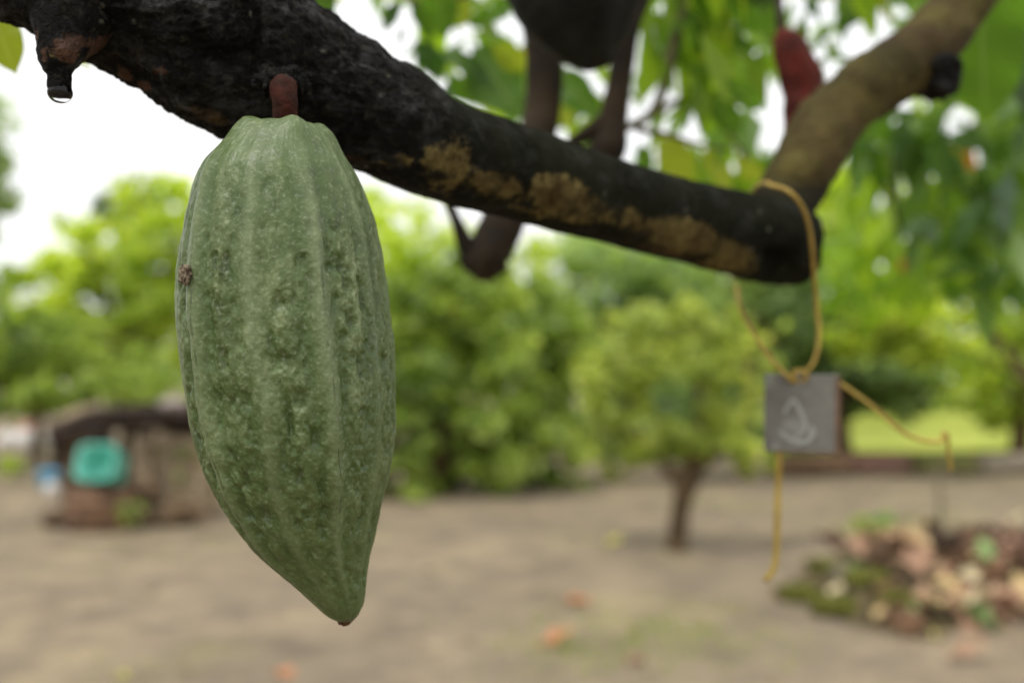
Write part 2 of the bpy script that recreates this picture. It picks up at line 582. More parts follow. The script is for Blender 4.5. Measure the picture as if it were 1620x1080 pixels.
M_PLATE_EDGE = simple_mat("rusty_edge", srgb(92, 76, 62), srgb(114, 92, 74), 200, .9, .4, .001, .15)

t = NT("water")
gl = t.n("BsdfGlass", ins={"Roughness": 0.0, "IOR": 1.333, "Color": (1, 1, 1, 1)}).outputs[0]
M_WATER = t.done(gl)


def leaf_mat(name, c1, c2, vein, tcol, trans, rough=.4, spec=.4):
    t = NT(name)
    uv = t.n("UVMap").outputs[0]
    sep = t.n("SeparateXYZ", ins={0: uv})
    x = t.math('ABSOLUTE', t.math('SUBTRACT', sep.outputs[0], .5))
    rib = t.ramp(x, [(.012, 1), (.035, 0)])
    slant = t.math('SUBTRACT', sep.outputs[1], t.math('MULTIPLY', x, .55))
    w = t.math('SINE', t.math('MULTIPLY', slant, 75.0))
    vn_ = t.ramp(w, [(.90, 0), (.99, .5)])
    oi = t.n("ObjectInfo").outputs["Random"]
    c = t.mix(oi, c1, c2)
    c = t.mix(t.ramp(t.noise(9, 3, .5, t.mapped()), [(.4, 0), (.75, .5)]), c, c2)
    c = t.mix(t.math('MAXIMUM', rib, vn_), c, vein)
    p = t.principled(c, rough, t.bump(w, .15, .004), **{"Specular IOR Level": spec})
    tr = t.n("BsdfTranslucent", ins={"Color": t.mix(.35, tcol, c)}).outputs[0]
    return t.done(t.n("MixShader", ins={0: trans, 1: p, 2: tr}).outputs[0])


M_LEAF_MID = leaf_mat("cacao_leaf_green", srgb(60, 96, 30), srgb(84, 120, 40), srgb(128, 150, 80), srgb(120, 168, 30), .5)
M_LEAF_DARK = leaf_mat("cacao_leaf_dark", srgb(40, 70, 26), srgb(58, 90, 34), srgb(90, 112, 60), srgb(72, 116, 26), .42)
M_LEAF_YEL = leaf_mat("cacao_leaf_yellowish", srgb(120, 142, 36), srgb(150, 164, 48), srgb(170, 180, 90), srgb(190, 205, 45), .55)
M_LEAF_BLUE = leaf_mat("cacao_leaf_sky_sheen", srgb(58, 86, 62), srgb(82, 106, 84), srgb(110, 130, 100), srgb(90, 120, 60), .25, .28, .6)  # sky reflected on the blade, put into its colour
M_LEAF_ORG = leaf_mat("cacao_leaf_orange", srgb(190, 120, 40), srgb(200, 140, 50), srgb(210, 160, 90), srgb(230, 150, 40), .5)


def dry_mat(name, c1, c2):
    t = NT(name)
    v = t.mapped()
    c = t.mix(t.ramp(t.noise(22, 4, .6, v), [(.35, 0), (.68, 1)]), c1, c2)
    p = t.principled(c, .8, t.bump(t.noise(60, 3, .6, v), .4, .004), **{"Specular IOR Level": .25})
    tr = t.n("BsdfTranslucent", ins={"Color": c}).outputs[0]
    return t.done(t.n("MixShader", ins={0: .15, 1: p, 2: tr}).outputs[0])


M_DRY_PINK = dry_mat("dry_leaf_pinkish", srgb(148, 116, 92), srgb(186, 150, 124))
M_DRY_TAN = dry_mat("dry_leaf_tan", srgb(190, 162, 112), srgb(218, 194, 146))
M_DRY_PALE = dry_mat("dry_leaf_pale", srgb(206, 190, 148), srgb(228, 214, 176))
M_DRY_ORANGE = dry_mat("dry_leaf_orange", srgb(178, 118, 80), srgb(204, 148, 108))
M_DRY_BROWN = dry_mat("dry_leaf_brown", srgb(66, 50, 36), srgb(128, 98, 74))
M_DRY_YELLOW = dry_mat("dry_leaf_yellow", srgb(176, 172, 92), srgb(200, 190, 110))
M_DRY_GREEN = dry_mat("half_dry_leaf_green", srgb(120, 150, 90), srgb(154, 176, 116))
M_DRY_PLUM = dry_mat("dry_leaf_plum", srgb(104, 74, 66), srgb(136, 102, 90))

F_BRIGHT = foliage_mat("bright_foliage", [srgb(84, 108, 36), srgb(150, 172, 60), srgb(198, 212, 84), srgb(232, 236, 134)], .55)
F_MID = foliage_mat("mid_foliage", [srgb(58, 80, 36), srgb(118, 142, 62), srgb(168, 186, 92), srgb(212, 222, 142)], .52)
F_DEEP = foliage_mat("deep_foliage", [srgb(52, 76, 34), srgb(90, 116, 52), srgb(126, 150, 76), srgb(170, 186, 120)], .42)
F_BLUE = foliage_mat("bluish_foliage", [srgb(90, 116, 66), srgb(132, 158, 94), srgb(170, 190, 128), srgb(206, 218, 172)], .48)
F_YELLOW = foliage_mat("yellowish_foliage", [srgb(84, 106, 42), srgb(138, 156, 66), srgb(186, 196, 104), srgb(230, 228, 152)], .5)
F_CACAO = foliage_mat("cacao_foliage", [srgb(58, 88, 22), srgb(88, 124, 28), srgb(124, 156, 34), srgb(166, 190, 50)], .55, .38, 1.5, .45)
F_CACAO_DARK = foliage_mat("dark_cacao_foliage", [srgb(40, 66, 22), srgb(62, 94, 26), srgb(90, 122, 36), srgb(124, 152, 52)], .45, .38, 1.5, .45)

# ================================================================== GROUND
xs = np.concatenate([np.linspace(-150, -14, 12), np.linspace(-12, 14, 66), np.linspace(16, 150, 12)])
ys = np.concatenate([np.linspace(-30, 0, 6), np.linspace(1, 24, 70), np.linspace(27, 220, 14)])
X, Y = np.meshgrid(xs, ys, indexing='ij')
Z = 0.035 * fbm(np.stack([X.ravel() * .55, Y.ravel() * .55, 0 * X.ravel()], 1), 3, 5).reshape(X.shape)
Z -= 0.01
idx = np.arange(X.size).reshape(X.shape)
q = np.stack([idx[:-1, :-1], idx[1:, :-1], idx[1:, 1:], idx[:-1, 1:]], -1).reshape(-1, 4)
o = mesh_obj("ground", np.stack([X, Y, Z], -1).reshape(-1, 3), q, M_SOIL)
tag(o, kind="structure")


def ground_z(x, y):
    return float(0.035 * fbm(np.array([[x * .55, y * .55, 0]]), 3, 5)[0] - 0.01)


# lawn strip beyond the bed edging
lx = np.linspace(4.2, 34, 40); ly = np.linspace(15.2, 34, 30)
X, Y = np.meshgrid(lx, ly, indexing='ij')
X = X - (Y - 15.2) * .25 * (X < 5)
Z = 0.06 + 0.03 * fbm(np.stack([X.ravel() * .5, Y.ravel() * .5, 0 * X.ravel()], 1), 3, 9).reshape(X.shape)
idx = np.arange(X.size).reshape(X.shape)
q = np.stack([idx[:-1, :-1], idx[1:, :-1], idx[1:, 1:], idx[:-1, 1:]], -1).reshape(-1, 4)
tag(mesh_obj("lawn", np.stack([X, Y, Z], -1).reshape(-1, 3), q, M_LAWN), kind="structure")

# short grass tufts on the soil
gc = []
for (px, py, spread, n) in [(1010, 985, .32, 500), (1080, 1010, .3, 350), (880, 1030, .15, 160), (960, 1050, .3, 200), (1150, 800, .35, 260),
                            (930, 850, .3, 120), (300, 860, .5, 120), (150, 880, .5, 90), (1390, 830, .4, 420), (1500, 800, .8, 420), (520, 840, .7, 120),
                            (1580, 770, .9, 400), (200, 1060, .4, 60)]:
    g = G(px, py)
    gc.append(np.array([g.x, g.y, 0]) + RNG.normal(size=(n, 3)) * np.array([spread, spread, 0]))
gc = np.vstack(gc)
n = len(gc)
gz = 0.035 * fbm(np.stack([gc[:, 0] * .55, gc[:, 1] * .55, 0 * gc[:, 0]], 1), 3, 5) - .01
h = RNG.uniform(.012, .045, n)
gc[:, 2] = gz + h * .4
d = RNG.normal(size=(n, 3)) * .5 + np.array([0, 0, 1.0])
v, q = leaf_cloud(gc, d, RNG.normal(size=(n, 3)), h, np.full(n, .007))
F_GRASS = foliage_mat("short_grass", [srgb(96, 120, 44), srgb(140, 160, 58), srgb(176, 186, 84)], .3, .7, 1.0, .1)
tag(mesh_obj("grass", v, q, F_GRASS, smooth=False), "short yellow green grass growing in patches on bare soil", "grass", kind="stuff")

# ================================================================== CACAO POD (focus)
POD_D = 0.362
outline = np.array([  # y, left, right (photo pixels)
    (186, 376, 508), (192, 366, 520), (205, 356, 528), (225, 341, 538), (250, 321, 552), (275, 310, 563), (300, 303, 572), (325, 298, 581), (350, 292, 590),
    (400, 284, 600), (450, 279, 606), (500, 279, 612), (550, 283, 617), (600, 290, 621), (650, 298, 622), (700, 308, 619), (750, 325, 612),
    (800, 352, 600), (850, 385, 590), (880, 413, 583), (900, 436, 579), (920, 459, 577), (940, 481, 576), (960, 501, 573), (972, 513, 566), (980, 524, 560), (984, 538, 554)], float)
yy = np.linspace(186, 984, 620)
Lh = np.interp(yy, outline[:, 0], outline[:, 1]); Rh = np.interp(yy, outline[:, 0], outline[:, 2])
ker = np.exp(-np.linspace(-2, 2, 31) ** 2); ker /= ker.sum()
def sm(a):
    p = np.concatenate([2 * a[0] - a[15:0:-1], a, 2 * a[-1] - a[-2:-17:-1]])
    return np.convolve(p, ker, 'valid')
Ls, Rs = sm(Lh), sm(Rh)
cx = (Ls + Rs) / 2 + 2; rr = np.maximum((Rs - Ls) / 2 * .977, 3)
# shoulder rings that curl over into the stalk pit
top = [(452, 206, 6), (452, 202, 16), (451, 197, 26), (450, 192, 36), (448, 188, 46), (445, 185.5, 56)]
topn = 60
tt = smooth_path(np.array(top + [(cx[0], yy[0], rr[0])]), topn)[:-1]
CX = np.concatenate([tt[:, 0], cx]); YY = np.concatenate([tt[:, 1], yy]); RRr = np.concatenate([tt[:, 2], rr])
# close the tip
CX = np.append(CX, [546, 547]); YY = np.append(YY, [985.5, 986]); RRr = np.append(RRr, [4, .5])
nR, nA_ = len(CX), 620
ang = np.linspace(-np.pi, np.pi, nA_, endpoint=False)         # 0 faces the camera, + to the picture's right
prog = np.clip((YY - 186) / 800, 0, 1)
TH, PR = np.meshgrid(ang, prog, indexing='xy')
RP = np.repeat(RRr[:, None], nA_, 1)
twist = np.radians(-3 + 6 * PR) + .035 * vnoise(np.stack([PR.ravel() * 7, np.sin(TH).ravel() * 2, np.cos(TH).ravel() * 2], 1), 15).reshape(TH.shape)
thr = TH - twist
k0 = np.radians(33)
ph = (thr - k0) / np.radians(36)
dist = (ph - np.round(ph)) * 36                                # degrees to the nearest ridge
kid = np.round(ph).astype(int) % 10
strong = np.where(kid % 2 == 0, 1.0, .55)
ridge = np.exp(-(dist / 5.0) ** 2) * strong
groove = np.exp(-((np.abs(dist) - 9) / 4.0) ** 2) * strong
topfade = np.clip(PR / .10, 0, 1); tipfade = np.clip((1 - PR) / .12, 0, 1)
shoulder = np.exp(-(PR / .06) ** 2)
base = np.stack([np.sin(TH) * RP, np.cos(TH) * RP, np.repeat(-YY[:, None], nA_, 1)], -1).reshape(-1, 3) / 340.0
wn = fbm(base * np.array([22, 22, 12]), 3, 21, .42)
warts = (1 - np.abs(wn) * 2.4).reshape(TH.shape)               # creased blisters
wn2 = fbm(base * np.array([46, 46, 30]), 3, 33, .5).reshape(TH.shape)
lowf = fbm(base * 4, 2, 8).reshape(TH.shape)
wmask = np.clip((PR - .08) / .25, 0, 1) * np.clip((1.02 - PR) / .25, 0, 1) * (1 - .75 * np.exp(-(dist / 6) ** 2)) * (.55 + .8 * np.clip(lowf + .45, 0, 1))
wmask = np.clip(wmask, 0, 1.2)
off = RP * (0.034 * ridge - 0.025 * groove) * (.35 + .65 * np.clip((PR - .05) / .25, 0, 1)) * topfade * (.3 + .7 * tipfade)
off += RP * .018 * np.cos((thr - k0) * 5) * topfade * tipfade
off += 340 / 2 * (.040 * (wn.reshape(TH.shape)) + 0.017 * wn2) * wmask
off += 340 / 2 * .016 * (1 - warts) * -1 * wmask * .5
off += RP * .012 * lowf * topfade
stri = fbm(np.stack([np.sin(TH).ravel() * 16, np.cos(TH).ravel() * 16, PR.ravel() * 3.0], 1), 3, 55).reshape(TH.shape)
off += RP * .010 * stri * np.clip(1 - PR / .4, 0.25, 1) * tipfade
Rn = RP + off
lob = np.cos(5 * (thr - k0))
yoff = (3.0 * lob + 1.5 * np.cos(10 * (thr - k0))) * np.exp(-((PR) / .05) ** 2) * np.clip((RP - 18) / 40, 0, 1)
Rn = Rn * (1 + .035 * lob * np.exp(-(PR / .04) ** 2) * np.clip((RP - 18) / 40, 0, 1))
pxm = POD_D / FPX
pod_base = P(452, 200, POD_D)
fixt = np.clip(1 - PR[:, 0] / .16, 0, 1); fixt = fixt * fixt * (3 - 2 * fixt)
fixt[-2:] = 0
YC = YY * (1 - fixt) + fixt * (540 - (540 - YY) * (POD_D - RRr * pxm * .93) / POD_D)
Xw = (CX[:, None] - 810 + np.sin(TH) * Rn) * pxm
Uw = (540 - YC[:, None] + yoff) * pxm + 0 * TH
Dw = POD_D - np.cos(TH) * Rn * pxm * .97
vw = (np.array(CAMP)[None, None] + Dw[..., None] * np.array(FWD) + Uw[..., None] * np.array(UPV) + Xw[..., None] * np.array([1.0, 0, 0])).reshape(-1, 3)
# note: X and U are measured at the pod's mid depth, so the pod is a true solid of revolution
idx = np.arange(nR * nA_).reshape(nR, nA_)
a_, b_ = idx[:-1], idx[1:]
q = np.stack([a_, b_, np.roll(b_, -1, 1), np.roll(a_, -1, 1)], -1).reshape(-1, 4)
pod = empty("cacao_pod", pod_base, "large pale green ridged cacao pod hanging by a red brown stalk", "cacao pod")
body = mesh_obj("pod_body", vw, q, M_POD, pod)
add_attr(body, "ridge", (np.exp(-(dist / 4.2) ** 2) * (.5 + .5 * strong) * np.clip(PR / .15, 0, 1) * tipfade).ravel())
cg = fbm(np.stack([PR.ravel() * 34, thr.ravel() * 3, 0 * PR.ravel()], 1), 2, 71).reshape(TH.shape)
wob = 0.7 * fbm(np.stack([PR.ravel() * 20, 0 * PR.ravel(), 0 * PR.ravel()], 1), 3, 77).reshape(TH.shape)
crk = np.exp(-((dist - 1.1 - wob) / .33) ** 2) * np.clip((cg + .05) * 3, 0, 1) * np.isin(kid, [0, 8, 1]) * np.clip((PR - .22) / .1, 0, 1) * np.clip((.86 - PR) / .08, 0, 1)
add_attr(body, "crack", crk.ravel())
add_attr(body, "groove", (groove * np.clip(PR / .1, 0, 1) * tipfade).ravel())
add_attr(body, "wart", (np.clip(wn.reshape(TH.shape) * 1.6, -1, 1) * wmask).ravel())
add_attr(body, "low_shade", np.clip((PR - .45) / .5, 0, 1).ravel())  # shade of the lower half, put into the skin colour
add_attr(body, "brown", (np.clip((PR - .985) / .012, 0, 1)).ravel())
# stalk
tube("stalk", [tuple(P(*p)) + (r,) for p, r in [((452, 206, POD_D - .001), .0045), ((452, 190, POD_D - .001), .0046), ((451, 172, .360), .0045), ((450, 155, .360), .0046), ((448, 140, .362), .0050), ((448, 146, .366), .0049), ((447, 139, .388), .0062)]],
     M_STALK, pod, 60, 28, .10, 380, 4)
# scab near the rim, and the dried tip
ths = -.6
for _ in range(20):
    fz = POD_D / (POD_D - math.cos(ths) * 163 * pxm)
    ths = math.asin(max(-1, min(1, ((297 - 810) / fz + 810 - 442) / 164.0)))
nrm = Vector((math.sin(ths), -math.cos(ths), 0.05)).normalized()
sp_ = CAMP + FWD * (POD_D - math.cos(ths) * 163 * pxm * .97) + Vector((1, 0, 0)) * ((442 + math.sin(ths) * 165 - 810) * pxm) + UPV * ((540 - 436) * pxm * .93)
v, f = blob_arrays((0, 0, 0), (1, 1, 1), 26, 18, .45, 3.5, 4)
rim = np.hypot(v[:, 0], v[:, 1])
m3 = np.array(nrm.to_track_quat('Z', 'Y').to_matrix())
v = np.stack([v[:, 0] * .0032, v[:, 1] * .0034, .0012 + v[:, 2] * .0013 - .0010 * np.exp(-(rim / .45) ** 2)], 1) @ m3.T + np.array(sp_)
mesh_obj("scar", v, f, M_SCAR, pod)
v, f = blob_arrays(tuple(P(545, 982, POD_D)), (.0024, .0024, .0016), 18, 12, .4, 3, 8)
mesh_obj("tip", v, f, M_TIP, pod)

# ================================================================== FRONT CACAO TREE: trunk, drooping branch, side branch
def PR_(px, py, d, rpx):
    p = P(px, py, d)
    return (p.x, p.y, p.z, rpx * d / FPX)

treeA = empty("cacao_tree", (-1.05, .42, 0), "cacao tree whose thick black drooping branch carries the large green pod", "tree")
# trunk outside the frame
tube("trunk", [(-1.05, .42, -.05, .13), (-1.03, .42, .4, .105), (-1.0, .41, .9, .095), (-.93, .40, 1.4, .085), (-.8, .39, 1.66, .075), (-.62, .385, 1.60, .06)], M_BROWN, treeA, 60, 28, .10, 14, 5)
main = [(-.74, .385, 1.66, .055), (-.5, .383, 1.545, .046)] + [PR_(-250, -215, .372, 132), PR_(-60, -135, .374, 125), PR_(110, -68, .388, 130), PR_(250, 0, .396, 132), PR_(345, 54, .402, 136), PR_(430, 104, .408, 126),
        PR_(500, 140, .415, 110), PR_(600, 183, .428, 93), PR_(700, 236, .445, 79), PR_(850, 284, .485, 72), PR_(1000, 328, .53, 65), PR_(1100, 354, .56, 64), PR_(1180, 373, .59, 68), PR_(1230, 383, .605, 68), PR_(1256, 389, .612, 64), PR_(1268, 392, .614, 58)]
NB, SB = 900, 300


def bark_disp(pos, t, a, r):
    tf = (t * NB)
    n = fbm(pos * np.array([34, 55, 55]), 4, 3, .55)
    n2 = fbm(pos * np.array([120, 170, 170]), 3, 9, .55)
    nl = fbm(pos * 13, 2, 13)
    s = fbm(pos * np.array([50, 240, 240]), 3, 31)
    fine_ = -np.abs(fbm(pos * np.array([200, 420, 420]), 3, 61)) * 2 + .5
    rough = np.where(t < .50, 1.0, np.clip(1 - (t - .50) / .12, .28, 1))
    crag = -np.abs(fbm(pos * np.array([22, 48, 48]), 3, 41)) + .2
    rough = np.where(t > .975, 1.5, rough)
    return r * rough * (.10 * n + .045 * n2 + .10 * nl + .035 * s + .20 * crag + .030 * fine_ * np.where(t < .55, 1, .35))


v, f, T_, A_ = tube_arrays(main, NB, SB, bark_disp)
# picture position of every vertex, for the places of the lichen and scabs
rel = v - np.array(CAMP)
dep = rel @ np.array(FWD)
ppx = 810 + rel[:, 0] / dep * FPX
ppy = 540 - (rel @ np.array(UPV)) / dep * FPX
front = (np.cos(A_) > -.2).astype(float)


def spots(lst):
    s = np.zeros(len(v))
    for x, y, rx, ry, w, rot in lst:
        c_, s_ = math.cos(R(rot)), math.sin(R(rot))
        dx, dy = ppx - x, ppy - y
        u_, w_ = (dx * c_ + dy * s_) / rx, (-dx * s_ + dy * c_) / ry
        s = np.maximum(s, w * np.exp(-(u_ ** 2 + w_ ** 2)))
    return s * front


# a swelling and a crease where the flower cushions sit
bulge = .0055 * np.exp(-((ppx - 440) / 26) ** 2 - ((ppy - 90) / 60) ** 2) * front - .006 * np.exp(-((ppx - 408) / 10) ** 2) * np.exp(-((ppy - 40) / 75) ** 2) * front
bulge -= .012 * np.exp(-((ppx - 1232) / 22) ** 2 - ((ppy - 415) / 22) ** 2) * front
nv_ = v - np.vstack([np.repeat(smooth_path(main, NB)[:, None, :3], SB, 1).reshape(-1, 3), v[-2:]])
nn = np.linalg.norm(nv_, axis=1)[:, None] + 1e-9
v = v + nv_ / nn * bulge[:, None]
br = mesh_obj("branch", v, f, M_BARK, treeA)
add_attr(br, "lichen", spots([(712, 262, 55, 70, 1.0, 10), (785, 292, 75, 34, 1.0, 12), (880, 308, 70, 40, .95, 14), (925, 335, 80, 34, .85, 14), (1000, 350, 80, 34, .8, 15), (1090, 380, 95, 40, 1.05, 14), (1150, 405, 75, 36, 1.05, 14),
                              (640, 255, 24, 18, .6, 0), (820, 330, 70, 18, .6, 15), (950, 372, 80, 18, .55, 16), (620, 262, 50, 10, .55, 10), (745, 205, 12, 9, .7, 0), (450, 62, 9, 8, .6, 0)]))
add_attr(br, "pale", spots([(330, 185, 70, 22, .75, 22), (150, 118, 60, 16, .7, 30), (570, 255, 50, 14, .8, 14), (500, 170, 50, 40, .45, 20), (1050, 400, 100, 18, .7, 15), (820, 350, 120, 14, .6, 14)]))
add_attr(br, "pink", spots([(198, 120, 20, 14, .9, 30), (228, 136, 17, 14, 1.0, 20), (250, 112, 22, 18, .6, 0), (80, 75, 45, 26, .8, 0)]))
add_attr(br, "smooth_zone", np.clip((ppx - 640) / 150, 0, 1) * front)

dparts = []
for i_ in range(60):
    q_ = P(447 + random.gauss(0, 15), 130 + random.gauss(0, 7), .369 + random.uniform(-.004, .004))
    dparts.append(blob_arrays(tuple(q_), (random.uniform(.001, .0038), random.uniform(.001, .003), random.uniform(.001, .0038)), 12, 9, .6, 3, i_))
vd, fd = join_arrays(dparts)
cush = mesh_obj("flower_cushion", vd, fd, M_BARK, treeA)
# short stub below the branch
v, f, T_, A_ = tube_arrays([PR_(125, 0, .376, 80), PR_(108, 45, .368, 56), PR_(98, 78, .364, 38), PR_(94, 100, .363, 30), PR_(95, 118, .363, 19), PR_(95, 140, .363, 18), PR_(95, 147, .363, 15)], 120, 70,
                          lambda pos, t, a, r: r * (.20 * fbm(pos * 120, 4, 6, .6) + .22 * np.exp(-((t - .62) / .05) ** 2) * fbm(pos * 160, 2, 2)))
st = mesh_obj("stub", v, f, M_BARK, treeA)
hz = ppz = 540 - ((v - np.array(CAMP)) @ np.array(UPV)) / ((v - np.array(CAMP)) @ np.array(FWD)) * FPX
add_attr(st, "pink", np.clip((112 - hz) / 16, 0, 1) * np.clip((hz - 25) / 45, 0, 1) * np.clip(.50 + 1.1 * fbm(v * 150, 3, 44), 0, .8))
add_attr(st, "lichen", np.clip((104 - hz) / 16, 0, 1) * np.clip((hz - 50) / 20, 0, 1) * .4)
# side branch from the end of the black one
v, f, T_, A_ = tube_arrays([PR_(1212, 375, .618, 36), PR_(1238, 328, .625, 46), PR_(1276, 258, .63, 50), PR_(1314, 190, .64, 51), PR_(1378, 134, .65, 50), PR_(1446, 92, .66, 50), PR_(1500, 32, .675, 46), PR_(1560, -45, .69, 44), PR_(1650, -160, .72, 44), PR_(1800, -420, .78, 38), (.62, .95, 1.95, .012)],
                          200, 64, lambda pos, t, a, r: r * (.14 * fbm(pos * 40, 3, 7) + .05 * fbm(pos * 140, 3, 8)))
sb_ = mesh_obj("side_branch", v, f, M_OLIVE, treeA)
rel_ = v - np.array(CAMP); dd_ = rel_ @ np.array(FWD)
sy_ = 540 - (rel_ @ np.array(UPV)) / dd_ * FPX
add_attr(sb_, "collar", np.clip((sy_ - 268) / 60, 0, 1))
add_attr(sb_, "under", np.clip(-np.cos(A_ + .9), 0, 1))
v, f = blob_arrays(tuple(P(1480, 122, .655)), (.014, .018, .014), 26, 18, .5, 2.4, 3)
mesh_obj("knot", v, f, M_BARK, treeA)

# leaf mesh prototypes: local +Y from stalk to tip, unit length
def leaf_mesh(name, mat, width, bend, cup, wave, seed):
    nu, nvv = 9, 22
    V, F, UV = [], [], []
    rs = random.Random(seed)
    p1, p2 = rs.uniform(0, 6), rs.uniform(0, 6)
    for j in range(nvv):
        s = j / (nvv - 1)
        if s < .08:
            hw = .012
        else:
            u = (s - .08) / .92
            hw = width * .5 * (math.sin(math.pi * min(1, u ** .85)) ** .8) * (1 - .35 * u ** 4) + .004
            if u > .86: hw *= max(.06, (1 - u) / .14) ** .55
        th = bend * s
        yb = math.sin(th) / bend if abs(bend) > 1e-3 else s
        zb = -(1 - math.cos(th)) / bend if abs(bend) > 1e-3 else 0
        for i in range(nu):
            w = (i / (nu - 1) - .5) * 2
            x = w * hw
            z = zb + cup * abs(w) * hw + wave * hw * math.sin(s * 16 + p1 + w * 1.5) * abs(w) + .3 * wave * hw * math.sin(s * 7 + p2) * w
            V.append((x, yb, z)); UV.append((i / (nu - 1), s))
    for j in range(nvv - 1):
        for i in range(nu - 1):
            a = j * nu + i
            F.append((a, a + 1, a + nu + 1, a + nu))
    me = bpy.data.meshes.new(name)
    me.from_pydata(V, [], F)
    uvl = me.uv_layers.new(name="UVMap")
    for l in me.loops:
        uvl.data[l.index].uv = UV[l.vertex_index]
    me.polygons.foreach_set("use_smooth", np.ones(len(me.polygons), dtype=bool))
    me.materials.append(mat)
    return me


LM = {}
for key, mat in (("mid", M_LEAF_MID), ("dark", M_LEAF_DARK), ("yel", M_LEAF_YEL), ("blue", M_LEAF_BLUE), ("org", M_LEAF_ORG)):
    LM[key] = [leaf_mesh("leaf_" + key, mat, w, b, c_, wv, s) for s, (w, b, c_, wv) in enumerate([(.36, .7, .25, .12), (.42, .35, .2, .15), (.32, 1.0, .3, .1)])]


def basis(y, facing, roll):
    y = y.normalized()
    z = (facing - y * facing.dot(y))
    if z.length < 1e-4: z = y.orthogonal()
    z.normalize()
    z = Matrix.Rotation(roll, 3, y) @ z
    x = y.cross(z)
    return Matrix((x, y, z)).transposed()


def place_leaf(parent, key, var, a, b, roll=0.0, width=1.0):
    o = bpy.data.objects.new("leaf", LM[key][var])
    COL.objects.link(o)
    o.parent = parent
    L = (b - a).length
    m = basis(b - a, (CAMP - (a + b) / 2) + Vector((0, 0, .15)), roll).to_4x4()
    o.matrix_local = Matrix.Translation(a - parent.location) @ m @ Matrix.Diagonal((L * width, L, L, 1))
    return o


# leaves on the front tree (its twig ends on the picture's right)
def twig(parent, pts, r0=.004, r1=.0015):
    n = len(pts)
    return tube("twig", [tuple(p) + (r0 + (r1 - r0) * i / (n - 1),) for i, p in enumerate(pts)], M_TWIG, parent, 24, 8)


twig(treeA, [P(1560, -40, .70), P(1600, -90, .74), P(1570, -60, .80), P(1556, -10, .84)])
twig(treeA, [P(1570, -40, .70), P(1640, -80, .80), P(1640, -20, .9), P(1630, 10, .95)])
for key, var, a, b, roll, w in [
    ("mid", 1, P(1556, -40, .84), P(1548, 215, .90), .25, 1.25),
    ("mid", 0, P(1590, -60, .86), P(1600, 150, .92), -.5, 1.1),
    ("blue", 0, P(1632, 0, .95), P(1608, 230, .95), .7, 1.0),
    ("dark", 2, P(1560, -20, .88), P(1500, 240, 1.0), -.4, 1.1),
    ("mid", 0, P(1480, -40, .9), P(1440, 30, .95), .5, 1.3),
    ("mid", 1, P(1440, -60, .95), P(1400, 20, 1.0), .2, 1.2),
    ("yel", 2, P(1395, -30, 1.0), P(1390, 50, 1.0), .9, .9),
]:
    place_leaf(treeA, key, var, a, b, roll, w)
tw = twig(treeA, [P(-250, -60, .40), P(-120, -20, .46), P(-10, 20, .5)])
place_leaf(treeA, "yel", 1, P(-14, 12, .5), P(20, 116, .5), .35, 1.45)
place_leaf(treeA, "yel", 0, P(100, 78, .5), P(139, 118, .5), 1.1, .5)

# water drop under the stub
def lathe(name, prof, loc, mat, parent=None, seg=40, flip=False):
    V, F = [], []
    n = len(prof)
    for r_, z_ in prof:
        for i in range(seg):
            a = 2 * math.pi * i / seg
            V.append((loc[0] + r_ * math.cos(a), loc[1] + r_ * math.sin(a), loc[2] + z_))
    for j in range(n - 1):
        for i in range(seg):
            F.append((j * seg + i, j * seg + (i + 1) % seg, (j + 1) * seg + (i + 1) % seg, (j + 1) * seg + i))
    F.append(tuple(range(seg - 1, -1, -1)))
    F.append(tuple((n - 1) * seg + i for i in range(seg)))
    return mesh_obj(name, V, F, mat, parent)


s = .363 / FPX
dl = P(95, 146, .363)
prof = [(19.5 * s * math.cos(a) if a < 0 else 19.5 * s * (math.cos(a) * .97), 17.5 * s * math.sin(a)) for a in np.linspace(-1.5, .55, 26)]
drop = lathe("water_drop", prof, (dl.x, dl.y, dl.z), M_WATER)
recentre(drop, dl)
tag(drop, "clear round water drop hanging under the short dark stub", "water drop")

# ================================================================== SECOND CACAO TREE behind the branch
BT = Vector((1.35, 1.35, 0))
treeB = empty("cacao_tree", BT, "cacao tree with brown upright limbs and sunlit leaves behind the black branch", "tree")
tube("trunk", [(1.35, 1.35, -.05, .10), (1.33, 1.34, .6, .082), (1.28, 1.3, 1.2, .075), (1.12, 1.2, 1.62, .062), (.8, 1.08, 1.86, .05), (.45, .95, 1.86, .042), (.15, .85, 1.72, .034), (.085, .80, 1.58, .028)], M_BROWN, treeB, 90, 24, .12, 16, 5)
DB = .80
tube("limb", [PR_(1000, -330, .86, 56), PR_(860, -120, .82, 40), PR_(850, -20, DB, 34), PR_(862, 80, DB, 29), PR_(858, 180, DB, 29), PR_(838, 250, .79, 31), PR_(805, 330, .78, 33), PR_(782, 385, .775, 35), PR_(776, 415, .775, 36), PR_(788, 436, .775, 20)], M_BROWN, treeB, 90, 24, .14, 30, 8)
tube("limb", [PR_(1010, -260, .84, 42), PR_(1010, -60, .82, 32), PR_(992, 40, DB, 22), PR_(982, 110, DB, 20), PR_(970, 190, DB, 24), PR_(962, 235, DB, 30), PR_(925, 262, .80, 24), PR_(870, 290, .79, 20), PR_(820, 330, .785, 16)], M_BROWN, treeB, 80, 20, .14, 30, 9)
tube("limb", [PR_(900, 226, .8, 8), PR_(925, 214, .8, 13), PR_(960, 190, .8, 16)], M_BROWN, treeB, 20, 12, .1, 40, 3)
tube("limb", [PR_(752, 412, .775, 19), PR_(736, 385, .77, 15), PR_(720, 345, .765, 9), PR_(703, 305, .76, 8), PR_(680, 240, .76, 6)], M_BROWN, treeB, 40, 14, .1, 40, 2)
